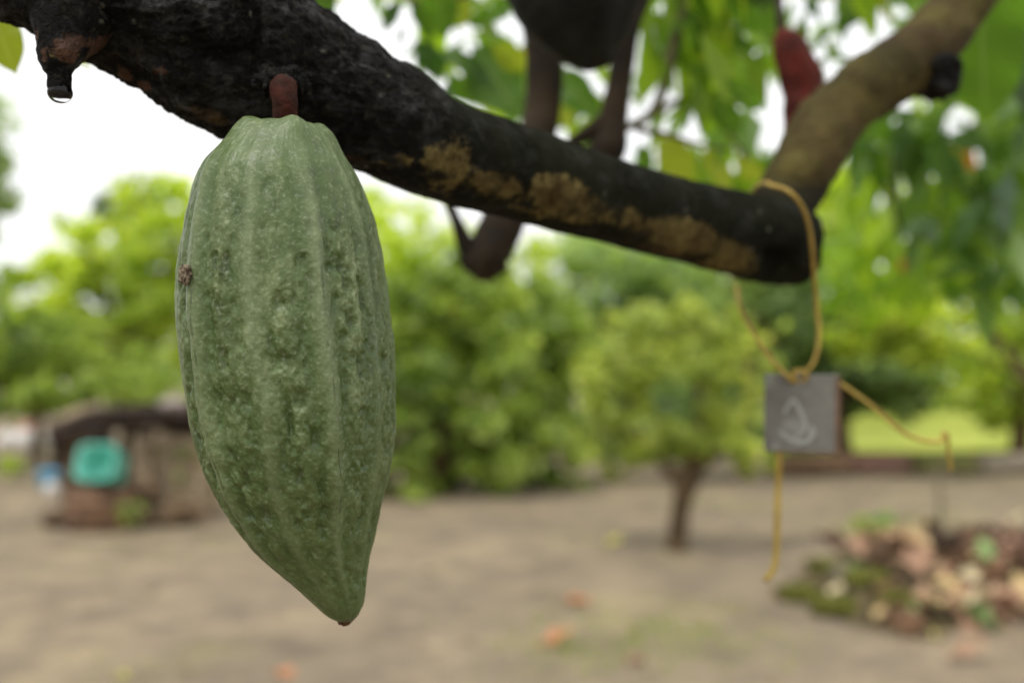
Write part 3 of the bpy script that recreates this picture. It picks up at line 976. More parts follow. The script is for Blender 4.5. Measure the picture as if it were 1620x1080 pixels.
tube("limb", [PR_(790, 425, .775, 26), PR_(768, 412, .775, 34), PR_(740, 408, .775, 20), PR_(728, 404, .775, 9)], M_BROWN, treeB, 30, 16, .12, 40, 6)
# leaning grey twigs
twig(treeB, [P(1085, -60, .95), P(1072, 40, .95), P(1052, 130, .93), P(1030, 180, .9), P(985, 205, .82)], .007, .0035)
twig(treeB, [P(1030, 180, .9), P(1080, 160, .95), P(1130, 180, 1.0), P(1180, 250, 1.05)], .0035, .0018)
twig(treeB, [P(1010, 205, .82), P(1060, 215, .9), P(1110, 230, .98), P(1180, 240, 1.0)], .003, .0014)
twig(treeB, [P(590, -80, .9), P(640, -10, .9), P(690, 10, .9), P(760, -20, .88), P(830, -60, .84)], .0028, .0022)
leafB = [
    ("dark", 0, P(640, 0, .85), P(592, 50, .86), .4, 1.1), ("dark", 2, P(645, 35, .85), P(612, 88, .86), 1.0, .9),
    ("mid", 1, P(700, -40, .86), P(690, 72, .9), .3, 1.3), ("yel", 1, P(735, -30, .88), P(705, 55, .95), .3, 1.1),
    ("mid", 0, P(780, 10, .88), P(735, 55, .9), -.3, 1.1), ("yel", 0, P(775, 70, .9), P(842, 118, .9), .4, 1.4),
    ("mid", 1, P(745, 70, .95), P(818, 178, .9), .2, 1.25), ("dark", 2, P(688, 80, .9), P(715, 135, .92), -.4, 1.1),
    ("mid", 0, P(705, 110, .92), P(770, 190, .95), .6, 1.1), ("mid", 2, P(690, 80, .95), P(790, 110, .9), -.5, .8),
    ("mid", 1, P(500, -40, .8), P(520, 40, .8), .3, 1.3), ("yel", 0, P(480, -20, .8), P(545, 14, .8), .8, .7),
    ("mid", 0, P(880, 110, 1.0), P(935, 178, .95), .3, 1.2), ("yel", 1, P(905, 120, 1.05), P(885, 205, 1.05), .5, 1.3),
    ("mid", 0, P(1145, 122, .85), P(1217, 185, .86), .15, 1.05), ("mid", 1, P(1128, 150, .88), P(1172, 222, .9), .3, 1.2),
    ("mid", 1, P(1040, 10, .95), P(1060, 130, 1.0), .2, 1.0), ("mid", 0, P(1080, 0, .95), P(1120, 145, 1.0), -.4, .9),
    ("mid", 2, P(1110, -30, .95), P(1100, 110, 1.0), .5, 1.0), ("yel", 0, P(1120, -10, 1.0), P(1160, 95, 1.0), .4, 1.0),
    ("mid", 1, P(1150, -40, .95), P(1225, 70, 1.0), .2, 1.0), ("mid", 0, P(1160, 40, .95), P(1190, 115, 1.0), .6, .9),
    ("dark", 0, P(1180, -50, .9), P(1235, 40, .95), .3, 1.1), ("dark", 2, P(1320, 40, 1.0), P(1285, 65, 1.0), .4, .9),
    ("mid", 0, P(1350, -60, .95), P(1300, 0, 1.0), .3, 1.0), ("mid", 1, P(1310, 85, 1.0), P(1290, 112, 1.0), .5, .8),
    ("yel", 1, P(1040, 215, 1.1), P(1100, 290, 1.1), .3, 1.4), ("yel", 0, P(1105, 235, 1.1), P(1175, 300, 1.1), -.4, 1.2),
    ("yel", 2, P(1160, 245, 1.1), P(1215, 300, 1.1), .3, 1.3), ("mid", 1, P(1010, 225, 1.1), P(1030, 275, 1.1), .3, 1.3),
    ("dark", 1, P(660, 60, .95), P(700, 130, .95), .3, 1.2), ("blue", 0, P(720, 120, .95), P(700, 170, .95), .5, 1.3),
    ("mid", 2, P(1240, -40, 1.1), P(1330, 10, 1.1), .2, .9), ("mid", 0, P(820, -10, .95), P(760, 40, .98), .2, 1.0),
]
for args in leafB:
    place_leaf(treeB, *args)


def hanging_crown(name, parent, boxes, mat, leafL):
    """boxes of picture area at a depth range: loose hanging cacao leaves as one crown mesh"""
    C, D, N, L = [], [], [], []
    for (x0, y0, x1, y1, d0, d1, n, clump) in boxes:
        k = max(1, n // clump)
        for _ in range(k):
            c0 = P(RNG.uniform(x0, x1), RNG.uniform(y0, y1), RNG.uniform(d0, d1))
            for _ in range(clump):
                dd = Vector(RNG.normal(size=3)) * .55 + Vector((0, 0, -.8))
                l_ = leafL * RNG.uniform(.55, 1.2)
                C.append(np.array(c0) + np.array(dd.normalized()) * l_ * .5 + RNG.normal(size=3) * l_ * .25)
                D.append(np.array(dd)); N.append(RNG.normal(size=3) * .8 + np.array([0, -.6, .7])); L.append(l_)
    L = np.array(L)
    v, q = leaf_cloud(np.array(C), np.array(D), np.array(N), L, L * RNG.uniform(.34, .46, len(L)), .12)
    return mesh_obj(name, v, q, mat, parent, smooth=False)


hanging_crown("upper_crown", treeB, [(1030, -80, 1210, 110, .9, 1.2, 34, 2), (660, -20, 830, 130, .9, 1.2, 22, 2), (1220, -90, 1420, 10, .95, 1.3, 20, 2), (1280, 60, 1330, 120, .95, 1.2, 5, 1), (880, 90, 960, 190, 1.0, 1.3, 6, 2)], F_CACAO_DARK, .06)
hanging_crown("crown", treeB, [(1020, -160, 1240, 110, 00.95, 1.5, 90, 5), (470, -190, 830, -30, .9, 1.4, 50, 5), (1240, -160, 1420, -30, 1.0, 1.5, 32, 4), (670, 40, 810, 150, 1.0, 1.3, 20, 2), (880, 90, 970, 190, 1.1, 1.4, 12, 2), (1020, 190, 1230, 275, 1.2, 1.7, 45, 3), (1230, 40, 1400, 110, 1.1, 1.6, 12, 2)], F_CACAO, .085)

# third: leaf curtain under and beyond the olive branch
CT = Vector((2.15, 2.5, 0))
treeC = empty("cacao_tree", CT, "cacao tree hanging a dark curtain of leaves beyond the olive side branch", "tree")
tube("trunk", [(2.15, 2.5, -.05, .11), (2.1, 2.48, .7, .09), (1.98, 2.4, 1.4, .075), (1.7, 2.3, 1.95, .05), (1.3, 2.2, 2.1, .03)], M_BROWN, treeC, 50, 20, .12, 12, 5)
tube("limb", [(1.98, 2.4, 1.4, .06), (1.55, 2.25, 1.72, .035), (1.1, 2.1, 1.72, .022), (.85, 2.0, 1.6, .012)], M_BROWN, treeC, 40, 14, .12, 20, 6)
tube("limb", [P(1420, 240, 2.2).to_tuple() + (.016,), P(1412, 310, 2.2).to_tuple() + (.013,), P(1425, 370, 2.2).to_tuple() + (.010,)], M_BROWN, treeC, 20, 12, .12, 20, 6)
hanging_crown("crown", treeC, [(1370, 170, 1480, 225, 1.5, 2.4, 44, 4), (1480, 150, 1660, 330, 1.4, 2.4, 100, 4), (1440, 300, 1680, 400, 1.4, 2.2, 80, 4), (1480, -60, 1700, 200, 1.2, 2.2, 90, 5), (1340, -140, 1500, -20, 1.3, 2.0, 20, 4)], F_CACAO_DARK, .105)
hanging_crown("backlit_tone_crown", treeC, [(1420, 230, 1680, 450, 2.0, 3.0, 260, 4), (1350, 260, 1450, 460, 2.2, 3.2, 110, 3), (1290, 330, 1380, 470, 2.4, 3.2, 60, 3), (1380, -80, 1650, 160, 1.8, 2.8, 90, 4)], F_CACAO, .105)  # brighter leaf colour stands in for light coming through the leaves
place_leaf(treeC, "org", 0, P(1428, 405, 1.9), P(1436, 440, 1.9), .3, 1.4)
place_leaf(treeC, "org", 2, P(1545, 440, 1.9), P(1555, 480, 1.9), .3, 1.4)
place_leaf(treeB, "org", 2, P(825, 78, .95), P(842, 106, .95), .3, 1.4)
place_leaf(treeC, "org", 1, P(1515, 225, 1.7), P(1535, 285, 1.7), .3, 1.4)
place_leaf(treeC, "dark", 1, P(1500, 200, 1.2), P(1470, 310, 1.3), .5, .9)
place_leaf(treeC, "dark", 0, P(1560, 310, 1.3), P(1490, 390, 1.3), .6, .9)
place_leaf(treeC, "blue", 1, P(1600, 260, 1.2), P(1575, 380, 1.2), .8, .9)
place_leaf(treeC, "dark", 1, P(1400, 160, 1.1), P(1420, 215, 1.2), .5, 1.2)

# ================================================================== OTHER PODS
def small_pod(name, path_px, mat, label, stalk_pts, ridge_amp, seed, wr=.04):
    root = empty(name, P(*path_px[0][:3]), label, "cacao pod")
    pts = [PR_(*p) for p in path_px]
    v, f, T_, A_ = tube_arrays(pts, 140, 120, lambda pos, t, a, r: r * (ridge_amp * np.cos(a * 5 + .6) * np.sin(np.pi * np.clip(t, 0, 1)) ** .4 + wr * fbm(pos * 70, 3, seed)))
    mesh_obj("pod_body", v, f, mat, root)
    tube("stalk", [tuple(p) + (r_,) for p, r_ in stalk_pts], M_BROWN, root, 24, 14, .08, 60, 2)
    return root


small_pod("cacao_pod", [(880, -285, .64, 10), (882, -278, .64, 60), (886, -250, .64, 95), (892, -180, .64, 122), (902, -80, .635, 128), (915, 0, .63, 108), (930, 50, .63, 76), (945, 84, .63, 44), (955, 100, .63, 20), (958, 106, .63, 3)], M_DARKPOD,
          "big blackish cacao pod hanging above the branch, cut by the photo's top edge", [(P(880, -270, .64), .006), (P(882, -310, .66), .006), (P(900, -350, .74), .007), (P(925, -300, .83), .009)], .075, 4)
small_pod("cacao_pod", [(1236, 46, .76, 5), (1240, 56, .76, 18), (1250, 78, .76, 27), (1262, 115, .76, 32), (1272, 150, .76, 33), (1268, 185, .76, 30), (1256, 212, .76, 19), (1247, 230, .76, 10), (1243, 240, .76, 3)], M_REDPOD,
          "slim dark red cacao pod hanging between the olive side branch and white sky", [(P(1237, 54, .76), .0036), (P(1233, 20, .77), .0034), (P(1225, -60, .82), .0036), (P(1190, -230, .95), .006), (P(1120, -330, 1.05), .008)], .07, 12, .10)

# ================================================================== PLATE ON YELLOW WIRE
pd = .60
pl = empty("slate_tag", P(1268, 653, pd), "small square grey tag with a chalk squiggle, hanging on yellow wire", "tag")
cpl = P(1268, 653, pd); k = pd / FPX
yaw = R(-9)
W_, H_, TH_ = 113 * k / math.cos(yaw), 123 * k, .0045
v, f = box_arrays(0, 0, 0, W_, TH_, H_, 0, .0007)
rotm = np.array(Matrix.Rotation(yaw, 3, 'Z') @ Matrix.Rotation(R(1.2), 3, 'Y'))
v = v @ rotm.T + np.array(cpl)
mesh_obj("plate", v, f, M_PLATE, pl, smooth=False)
v, f = box_arrays(W_ / 2 - .0012, 0, 0, .0034, TH_ + .0008, H_ - .0008, 0, .0005)
v = v @ rotm.T + np.array(cpl)
mesh_obj("edge_strip", v, f, M_PLATE_EDGE, pl, smooth=False)


def on_plate(px, py):
    x = (px - 1268) * k / math.cos(yaw); z = -(py - 653) * k
    return np.array([x, -TH_ / 2 - .0001, z]) @ rotm.T + np.array(cpl)


def stroke(pts, w):
    c_ = smooth_path(np.array([on_plate(*p) for p in pts]), 50)
    tg = np.gradient(c_, axis=0); tg /= np.linalg.norm(tg, axis=1)[:, None]
    nrm_ = np.array([0, -1.0, 0]) @ rotm.T
    sd = np.cross(tg, nrm_)
    ww = w * k * (.75 + .35 * np.sin(np.linspace(.3, 2.9, 50))) / 2
    a = c_ + sd * ww[:, None]; b = c_ - sd * ww[:, None]
    lift = nrm_ * .0003
    vv_ = np.vstack([a, a + lift, b + lift, b])
    n = 50
    F = []
    for i in range(n - 1):
        for s0, s1 in ((0, 1), (1, 2), (2, 3), (3, 0)):
            F.append((s0 * n + i, s1 * n + i, s1 * n + i + 1, s0 * n + i + 1))
    return vv_, F


v, f = join_arrays([stroke([(1254, 630), (1263, 645), (1270, 660), (1273, 674), (1268, 684), (1258, 690)], 5.5), stroke([(1235, 680), (1240, 688), (1252, 695), (1266, 699), (1279, 694), (1284, 682), (1282, 672)], 6.5), stroke([(1254, 630), (1248, 640), (1240, 655)], 4)])
mesh_obj("chalk_mark", v, f, M_CHALK, pl, smooth=False)

wr = empty("yellow_wire", P(1217, 296, .57), "bent yellow wire looped round the end of the black branch", "wire")
WR = .00125
def wire(pts, r=WR, n=90):
    tube("strand", [tuple(P(*p)) + (r,) for p in pts], M_WIRE, wr, n, 12, .06, 500, 1)
wire([(1165, 452, .635), (1171, 485, .625), (1184, 512, .615), (1204, 545, .605), (1228, 577, .598), (1252, 600, .596), (1256, 606, .600)])
wire([(1160, 440, .64), (1172, 360, .66), (1190, 305, .63), (1208, 290, .585), (1222, 294, .562), (1245, 301, .55), (1263, 318, .548), (1275, 341, .555), (1283, 375, .57), (1288, 430, .585), (1293, 490, .595), (1296, 530, .598), (1291, 562, .598), (1281, 582, .598), (1266, 592, .602), (1262, 606, .604)])
wire([(1318, 598, .604), (1330, 607, .603), (1352, 622, .602), (1378, 641, .60), (1405, 664, .60), (1430, 684, .60), (1455, 695, .60), (1478, 698, .60), (1490, 696, .60), (1494, 684, .60), (1499, 692, .602), (1500, 712, .605), (1504, 735, .605), (1504, 744, .605)])
wire([(1232, 700, .604), (1232, 740, .604), (1230, 800, .604), (1229, 850, .602), (1227, 885, .60), (1222, 902, .598), (1211, 918, .595)], WR * 1.6)

tube("knot", [tuple(P(*p)) + (WR * 1.15,) for p in [(1262, 603, .6), (1254, 597, .596), (1258, 588, .594), (1270, 588, .595), (1276, 596, .598), (1266, 604, .6), (1256, 600, .603), (1262, 590, .604)]], M_WIRE, wr, 60, 12, .08, 500, 2)

# ================================================================== SMALL TREE
def ell_px(px, py, d, rx, ry, dscale=1.0, w=1.0):
    p = P(px, py, d)
    return (p.x, p.y, p.z, rx * d / FPX, rx * d / FPX * dscale, ry * d / FPX, w)


def planted(px, d):
    return Vector(((px - 810) / FPX * d, d, 0))


b0 = G(1072, 868)
sd_ = b0.y
small = empty("small_tree", (b0.x, b0.y, 0), "small yellow green bushy tree on a short dark trunk in bare soil", "tree")
tube("trunk", [(b0.x - .01, b0.y, -.04, .085), (b0.x, b0.y, .08, .066), (b0.x + .015, b0.y, .22, .062), (b0.x + .04, b0.y, .36, .075), (b0.x + .08, b0.y, .50, .085), (b0.x + .14, b0.y - .02, .68, .05), (b0.x + .15, b0.y, 1.0, .03), (b0.x + .1, b0.y, 1.35, .012)], M_TRUNK, small, 50, 22, .2, 12, 3)
tube("limb", [(b0.x + .05, b0.y, .44, .055), (b0.x - .12, b0.y - .03, .60, .036), (b0.x - .28, b0.y, .86, .022), (b0.x - .38, b0.y, 1.2, .01)], M_TRUNK, small, 30, 14, .12, 12, 4)
tube("limb", [(b0.x + .09, b0.y, .50, .05), (b0.x + .30, b0.y + .03, .66, .032), (b0.x + .46, b0.y, .85, .018), (b0.x + .55, b0.y, 1.1, .01)], M_TRUNK, small, 30, 14, .12, 12, 5)
tube("limb", [(b0.x - .12, b0.y - .03, .60, .022), (b0.x - .30, b0.y - .1, .58, .014), (b0.x - .44, b0.y - .12, .50, .008)], M_TRUNK, small, 20, 10, .12, 12, 7)
d_ = sd_
make_crown("crown", [ell_px(1070, 560, d_, 115, 62, .9, 2.2), ell_px(965, 610, d_, 58, 70, 1, 1.3), ell_px(1165, 585, d_, 60, 80, 1, 1.4), ell_px(1000, 690, d_, 85, 48, .9, 1.5), ell_px(1130, 690, d_, 85, 50, .9, 1.6), ell_px(1030, 512, d_, 70, 36, 1, .8), ell_px(955, 752, d_, 28, 20, 1, .25), ell_px(1195, 720, d_, 45, 35, 1, .45), ell_px(1120, 500, d_, 50, 36, 1, .6), ell_px(930, 570, d_, 25, 30, 1, .3)],
           3900, 170, .135, .11, F_YELLOW, small, .5)

# ================================================================== SHRUBS AND TREES BEHIND
def tree(name, label, cat, px, d, ells, n, clumps, spread, leaf, mat, trunk_r, lean=0.0, group=None, droop=.3):
    b = planted(px, d)
    root = empty(name, b, label, cat, group)
    es = [ell_px(e[0], e[1], d + e[5] if len(e) > 5 else d, e[2], e[3], e[4] if len(e) > 4 else .8, e[2] * e[3]) for e in ells]
    topz = max(e[2] for e in es)
    tube("trunk", [(b.x, b.y, -.1, trunk_r * 1.3), (b.x + lean * .2, b.y, topz * .25, trunk_r), (b.x + lean * .6, b.y, topz * .55, trunk_r * .75), (b.x + lean, b.y, topz * .9, trunk_r * .35)], M_TRUNK, root, 24, 14, .15, 5, 3)
    parts = []
    for k_, e in enumerate(es):
        z0 = min(topz * .35, e[2] * .6)
        parts.append(tube_arrays([(b.x + lean * .25, b.y, z0, trunk_r * .6), ((b.x + e[0]) / 2, (b.y + e[1]) / 2, (z0 + e[2]) / 2 + .05, trunk_r * .42), (e[0], e[1], e[2], trunk_r * .2)], 10, 8)[:2])
    v, f = join_arrays(parts)
    mesh_obj("limb", v, f, M_TRUNK, root)
    make_crown("crown", es, n, clumps, spread, leaf, mat, root, droop)
    return root


# feathery shrubs behind the pod
tree("bush", "broad feathery mid green bush behind the pod's lower half, dark at its foot", "bush", 690, 10.0,
     [(690, 560, 130, 120, .8), (620, 620, 110, 140, .8), (760, 600, 110, 120, .8), (690, 705, 160, 80, .7, -.3), (800, 700, 80, 75, .9, -.3), (720, 470, 110, 70, .8), (600, 700, 90, 60, .8, -.4)], 6500, 150, .15, .19, F_MID, .09, .2)
tree("bush", "dark low growth in deep shade under the feathery bush's skirt", "bush", 720, 10.6,  # dark foliage added to stand in for shade below the overhang
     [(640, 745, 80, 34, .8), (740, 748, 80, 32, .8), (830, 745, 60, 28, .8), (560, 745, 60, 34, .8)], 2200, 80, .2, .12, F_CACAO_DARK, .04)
tree("bush", "paler green bush beside the small tree's crown, sloping down to the soil", "bush", 850, 11.0,
     [(860, 520, 70, 95, .9), (890, 600, 60, 110, .9), (830, 640, 75, 90, .8), (870, 700, 70, 50, .8, -.5), (900, 740, 60, 30, .8, -.5)], 3600, 110, .17, .17, F_MID, .07, -.1)
tree("tree", "bright yellow green tree whose crown shows just below the black branch", "tree", 700, 15.0,
     [(640, 390, 120, 95, .8), (760, 440, 140, 80, .8), (600, 470, 130, 100, .8), (880, 450, 110, 70, .8), (720, 520, 200, 70, .6), (560, 350, 70, 60, .8)], 6200, 170, .17, .19, F_BRIGHT, .14, .3)
tree("tree", "sunlit lime green round tree standing between the pod and the white sky", "tree", 210, 17.0,
     [(240, 340, 80, 65, .8), (130, 385, 60, 55, .8), (50, 460, 70, 55, .8), (260, 520, 90, 70, .8), (60, 540, 90, 60, .8), (170, 410, 80, 75, .8), (270, 420, 90, 90, .8), (90, 470, 75, 60, .8), (190, 500, 140, 75, .7), (300, 330, 70, 60, .8), (340, 420, 100, 120, .7)], 9500, 230, .17, .21, F_BRIGHT, .15, .2)
tree("tree", "grey green tree peeping over the lime green one beside the pod", "tree", 200, 23.0,
     [(190, 335, 45, 32, .8), (240, 310, 50, 40, .8), (210, 380, 90, 60, .8)], 1600, 60, .18, .24, F_DEEP, .16)
tree("tree", "bluish tree with loose crown edge against the sky at the photo's edge", "tree", -90, 12.0,
     [(-30, 230, 62, 80, .8), (-60, 330, 75, 100, .8), (-80, 180, 90, 90, .8), (-120, 420, 120, 120, .8), (10, 300, 25, 45, .8)], 3600, 120, .18, .16, F_BLUE, .13, .1)
tree("bush", "mixed green bush above the white bags and the blue bucket", "bush", 60, 14.0,
     [(30, 540, 100, 55, .8), (110, 560, 90, 60, .8), (40, 620, 110, 45, .8), (-40, 590, 80, 80, .8), (180, 590, 80, 50, .8)], 3600, 120, .18, .18, F_MID, .07)
tree("bush", "low yellow green bush just over the dark timber of the oven", "bush", 150, 11.5,
     [(90, 620, 60, 28, .8), (150, 615, 55, 28, .8), (215, 612, 60, 30, .8), (30, 640, 60, 30, .8), (270, 620, 60, 35, .8)], 1700, 50, .15, .14, F_MID, .04)
tree("tree", "dark green tree filling the gap under the black branch's cut end", "tree", 1330, 13.0,
     [(1250, 520, 110, 100, .8), (1330, 580, 110, 80, .8), (1160, 470, 90, 70, .8), (1400, 560, 90, 90, .8), (1420, 620, 70, 45, .8)], 4600, 140, .17, .19, F_DEEP, .14, -.2)
tree("tree", "fresh green tree with big hanging leaf bunches beside the grey tag", "tree", 1700, 11.0,
     [(1400, 440, 90, 75, .8), (1340, 400, 70, 60, .8), (1470, 500, 85, 75, .8), (1390, 520, 75, 60, .8), (1330, 330, 50, 50, .8)], 2600, 90, .17, .2, F_BRIGHT, .04, -1.5)
tree("tree", "pale green tree at the photo's edge above the strip of lawn", "tree", 1610, 14.0,
     [(1570, 540, 85, 90, .8), (1620, 480, 80, 80, .8), (1530, 600, 70, 55, .8), (1600, 630, 70, 50, .8), (1640, 600, 80, 120, .8)], 4000, 130, .17, .19, F_BRIGHT, .12, .1)
tree("tree", "silvery green tree over the small tree's yellow crown", "tree", 990, 14.5,
     [(960, 470, 90, 60, .8), (1050, 460, 90, 70, .8), (930, 540, 80, 70, .8), (1130, 480, 70, 90, .8), (1000, 560, 140, 80, .8), (1000, 400, 120, 40, .8)], 4400, 140, .17, .19, F_BLUE, .12)
tree("tree", "tall bright tree behind the olive side branch", "tree", 1180, 19.0,
     [(1100, 330, 120, 70, .8), (1220, 360, 130, 80, .8), (1350, 340, 110, 90, .8), (1000, 350, 100, 60, .8), (1160, 430, 200, 80, .8), (900, 390, 80, 45, .8)], 4600, 140, .17, .24, F_BRIGHT, .2)
tree("bush", "rounded green bush behind the lawn strip under the dark tree", "bush", 1280, 24.0,
     [(1200, 620, 70, 35, .8), (1300, 615, 80, 35, .8), (1400, 620, 60, 32, .8), (1480, 622, 60, 35, .8), (1560, 630, 60, 30, .8)], 2600, 90, .2, .2, F_MID, .08)
tree("bush", "dark low bush in the shade behind the small tree's trunk", "bush", 1180, 11.5,
     [(1150, 680, 80, 46, .8), (1240, 690, 60, 34, .8), (1060, 670, 80, 56, .8), (970, 670, 70, 60, .8), (1100, 620, 90, 50, .8)], 3000, 100, .2, .14, F_DEEP, .05)
# far-off wood closing the view
ells = []
for px in range(-500, 2200, 110):
    d = 34 + 5 * math.sin(px * .013)
    ells.append(ell_px(px, 560 + 18 * math.sin(px * .02), d, 90, 62 + 18 * math.sin(px * .031), .8, 1))
for px in range(880, 2200, 120):
    ells.append(ell_px(px, 450, 38, 110, 90, .8, 1.2))
for px in range(-500, 2200, 90):
    ells.append(ell_px(px, 588, 36, 80, 26, .8, .9))
    ells.append(ell_px(px + 40, 540, 40, 80, 40, .8, .9))
crn, _ = make_crown("treeline", ells, 24000, 1000, .27, .6, F_MID, None)
tag(crn, "far green wood along the edge of the clearing", "wood", kind="stuff")

# small plants
def plant(px, py, hpx, n, mat, label, leaf):
    g = G(px, py)
    root = empty("plant", g, label, "plant")
    hh = hpx * g.y / FPX
    tube("stem", [(g.x, g.y, -.02, .008), (g.x + .01, g.y, hh * .5, .006), (g.x + .02, g.y, hh * .85, .003)], M_TWIG, root, 14, 8)
    make_crown("foliage", [(g.x, g.y, hh * .62, hh * .42, hh * .42, hh * .38, 1)], n, 22, .3, leaf, mat, root)


plant(292, 815, 118, 260, F_MID, "leafy green plant against the masonry beside the pod's edge", .12)
plant(1393, 868, 55, 150, F_BLUE, "small blue green seedling on the bank beside the dark gap", .09)
plant(1360, 862, 46, 120, F_YELLOW, "little yellow green weed on the end of the mossy bank", .07)
plant(208, 838, 46, 60, F_MID, "tiny green weed at the foot of the brown drum", .06)
plant(18, 760, 40, 130, F_BRIGHT, "bright low weed on grey soil near the blue bucket", .08)

# ================================================================== OVEN-LIKE MASONRY WITH DARK TIMBERS
M_MASON = simple_mat("old_masonry", srgb(126, 110, 90), srgb(170, 152, 126), 6, .95, .7, .03, .15)
M_MASON_D = simple_mat("sooty_masonry", srgb(88, 72, 56), srgb(124, 104, 82), 6, .95, .7, .03, .15)
M_TIMBER = simple_mat("charred_timber", srgb(30, 22, 18), srgb(58, 44, 34), 8, .85, .6, .02, .25)
M_DRUM = simple_mat("rusty_drum", srgb(86, 64, 48), srgb(124, 96, 74), 7, .8, .4, .01, .3)
M_TURQ = simple_mat("turquoise_plastic", srgb(98, 188, 168), srgb(116, 202, 184), 6, .38, .1, .004, .5)
M_BLUEP = simple_mat("blue_plastic", srgb(92, 168, 212), srgb(110, 182, 222), 6, .4, .1, .004, .5)
M_BAG = simple_mat("white_sack", srgb(214, 208, 206), srgb(238, 234, 232), 9, .7, .6, .02, .3)
M_REDB = simple_mat("reddish_sack", srgb(176, 98, 82), srgb(200, 128, 108), 9, .7, .6, .02, .3)

OD = 8.2
def ow(px): return (px - 810) / FPX * OD
OQ = OD - .28
def oq(px): return (px - 810) / FPX * OQ
def oz(py): return P(810, py, OD).z
oven = empty("masonry_oven", (ow(205), OD, 0), "low ruined masonry bench roofed with dark charred timbers", "oven")
def wall_part(name, x0, x1, y0, y1, dy, th, mat, rows, seed):
    """rubble wall: courses of separate bevelled stones in one mesh"""
    rs = random.Random(seed)
    parts = []
    zt, zb = oz(y0), max(-.03, oz(y1))
    hh = (zt - zb) / rows
    for r_ in range(rows):
        x = ow(x0)
        while x < ow(x1) - .02:
            w = min(rs.uniform(.13, .26), ow(x1) - x)
            if ow(x1) - x - w < .06: w = ow(x1) - x
            parts.append(box_arrays(x + w / 2, OD + dy + th / 2 + rs.uniform(-.012, .012), zb + hh * (r_ + .5), w - .012, th + rs.uniform(-.02, .02), hh - .012, 0, .018, .004))
            x += w
    parts.append(box_arrays((ow(x0) + ow(x1)) / 2, OD + dy + th / 2, (zt + zb) / 2, ow(x1) - ow(x0) - .03, th - .06, zt - zb - .03))
    v, f = join_arrays(parts)
    return mesh_obj(name, v, f, mat, oven, smooth=False)


wall_part("wall", 98, 150, 690, 830, -.02, .5, M_MASON_D, 5, 1)
wall_part("wall", 205, 240, 690, 830, .0, .45, M_MASON, 5, 2)
wall_part("wall", 240, 330, 684, 830, .06, .4, M_MASON, 5, 3)
wall_part("back_wall", 150, 206, 685, 830, .55, .25, M_MASON_D, 5, 4)
parts = [tube_arrays([(ow(88), OD - .06, oz(680), .05), (ow(150), OD - .08, oz(660), .06), (ow(220), OD - .1, oz(654), .055), (ow(300), OD - .08, oz(658), .05), (ow(345), OD - .05, oz(664), .045)], 30, 12, lambda p, t, a, r: r * .25 * fbm(p * 8, 3, 3))[:2]]
o_ = mesh_obj("timber", *parts[0], M_TIMBER, oven)
v, f, _, _ = tube_arrays([(ow(90), OD + .4, oz(668), .05), (ow(200), OD + .42, oz(650), .055), (ow(340), OD + .4, oz(652), .05)], 30, 12, lambda p, t, a, r: r * .25 * fbm(p * 8, 3, 5))
mesh_obj("timber", v, f, M_TIMBER, oven)
v, f, _, _ = tube_arrays([(ow(250), OD + .03, oz(668), .055), (ow(300), OD + .03, oz(674), .07), (ow(340), OD + .05, oz(674), .06)], 20, 12, lambda p, t, a, r: r * .3 * fbm(p * 8, 3, 7))
mesh_obj("timber", v, f, M_TIMBER, oven)
v, f, _, _ = tube_arrays([(ow(98), OD - .06, oz(740), .04), (ow(97), OD - .03, oz(700), .045), (ow(104), OD, oz(664), .04)], 20, 12, lambda p, t, a, r: r * .3 * fbm(p * 8, 3, 8))
mesh_obj("post", v, f, M_TIMBER, oven)
v, f = box_arrays(ow(215), OD + .32, oz(664) - .05, ow(330) - ow(100), .5, .04, .02, .012, .006)
mesh_obj("slab", v, f, M_TIMBER, oven, smooth=False)
rs = random.Random(12)
rub = []
for i_ in range(34):
    xx = rs.choice([rs.uniform(100, 135), rs.uniform(205, 330)])
    rr_ = rs.uniform(.04, .09)
    rub.append(blob_arrays((ow(xx), OD - .12 + rs.uniform(-.1, .06), rr_ * .5 + rs.random() ** 2 * .3 * (xx > 200)), (rr_ * 1.3, rr_, rr_ * .8), 12, 9, .4, 2, i_))
tag(mesh_obj("rubble", *join_arrays(rub), M_MASON_D, oven), kind="stuff")
for (xa, ya, xb, yb, dy, w_) in [(100, 690, 190, 676, -.2, .05), (190, 650, 330, 646, .05, .045), (92, 668, 150, 648, .1, .05)]:
    v, f, _, _ = tube_arrays([(ow(xa), OD + dy, oz(ya), w_), (ow((xa + xb) / 2), OD + dy, oz((ya + yb) / 2) + .015, w_ * 1.1), (ow(xb), OD + dy, oz(yb), w_)], 16, 8, lambda p, t, a, r: r * .4 * fbm(p * 7, 3, 9))
    mesh_obj("plank", v, f, M_MASON if xa == 92 else M_TIMBER, oven)
st_ = mesh_obj("stone", *blob_arrays((ow(275), OD + .02, oz(640)), (.13, .12, .06), 20, 14, .3, 2, 5), simple_mat("pale_stone", srgb(136, 124, 118), srgb(166, 154, 146), 8, .9, .5, .02, .2))
recentre(st_, (ow(275), OD + .02, oz(650)))
tag(st_, "pale flat stone lying on the dark timbers beside the pod", "stone")

# drum lying under the basin
dr = empty("drum", (oq(165), OQ, 0), "rusty brown drum standing before the masonry under the turquoise basin", "drum")
dz = oz(765)
rD = 50 * OD / FPX
lathe("drum_body", [(rD * .96, -.02), (rD, .01), (rD, dz * .33), (rD * 1.03, dz * .35), (rD, dz * .37), (rD, dz * .66), (rD * 1.03, dz * .68), (rD, dz * .70), (rD, dz - .01), (rD * .97, dz), (rD * .9, dz - .015)], (oq(165), OQ, 0), M_DRUM, dr)
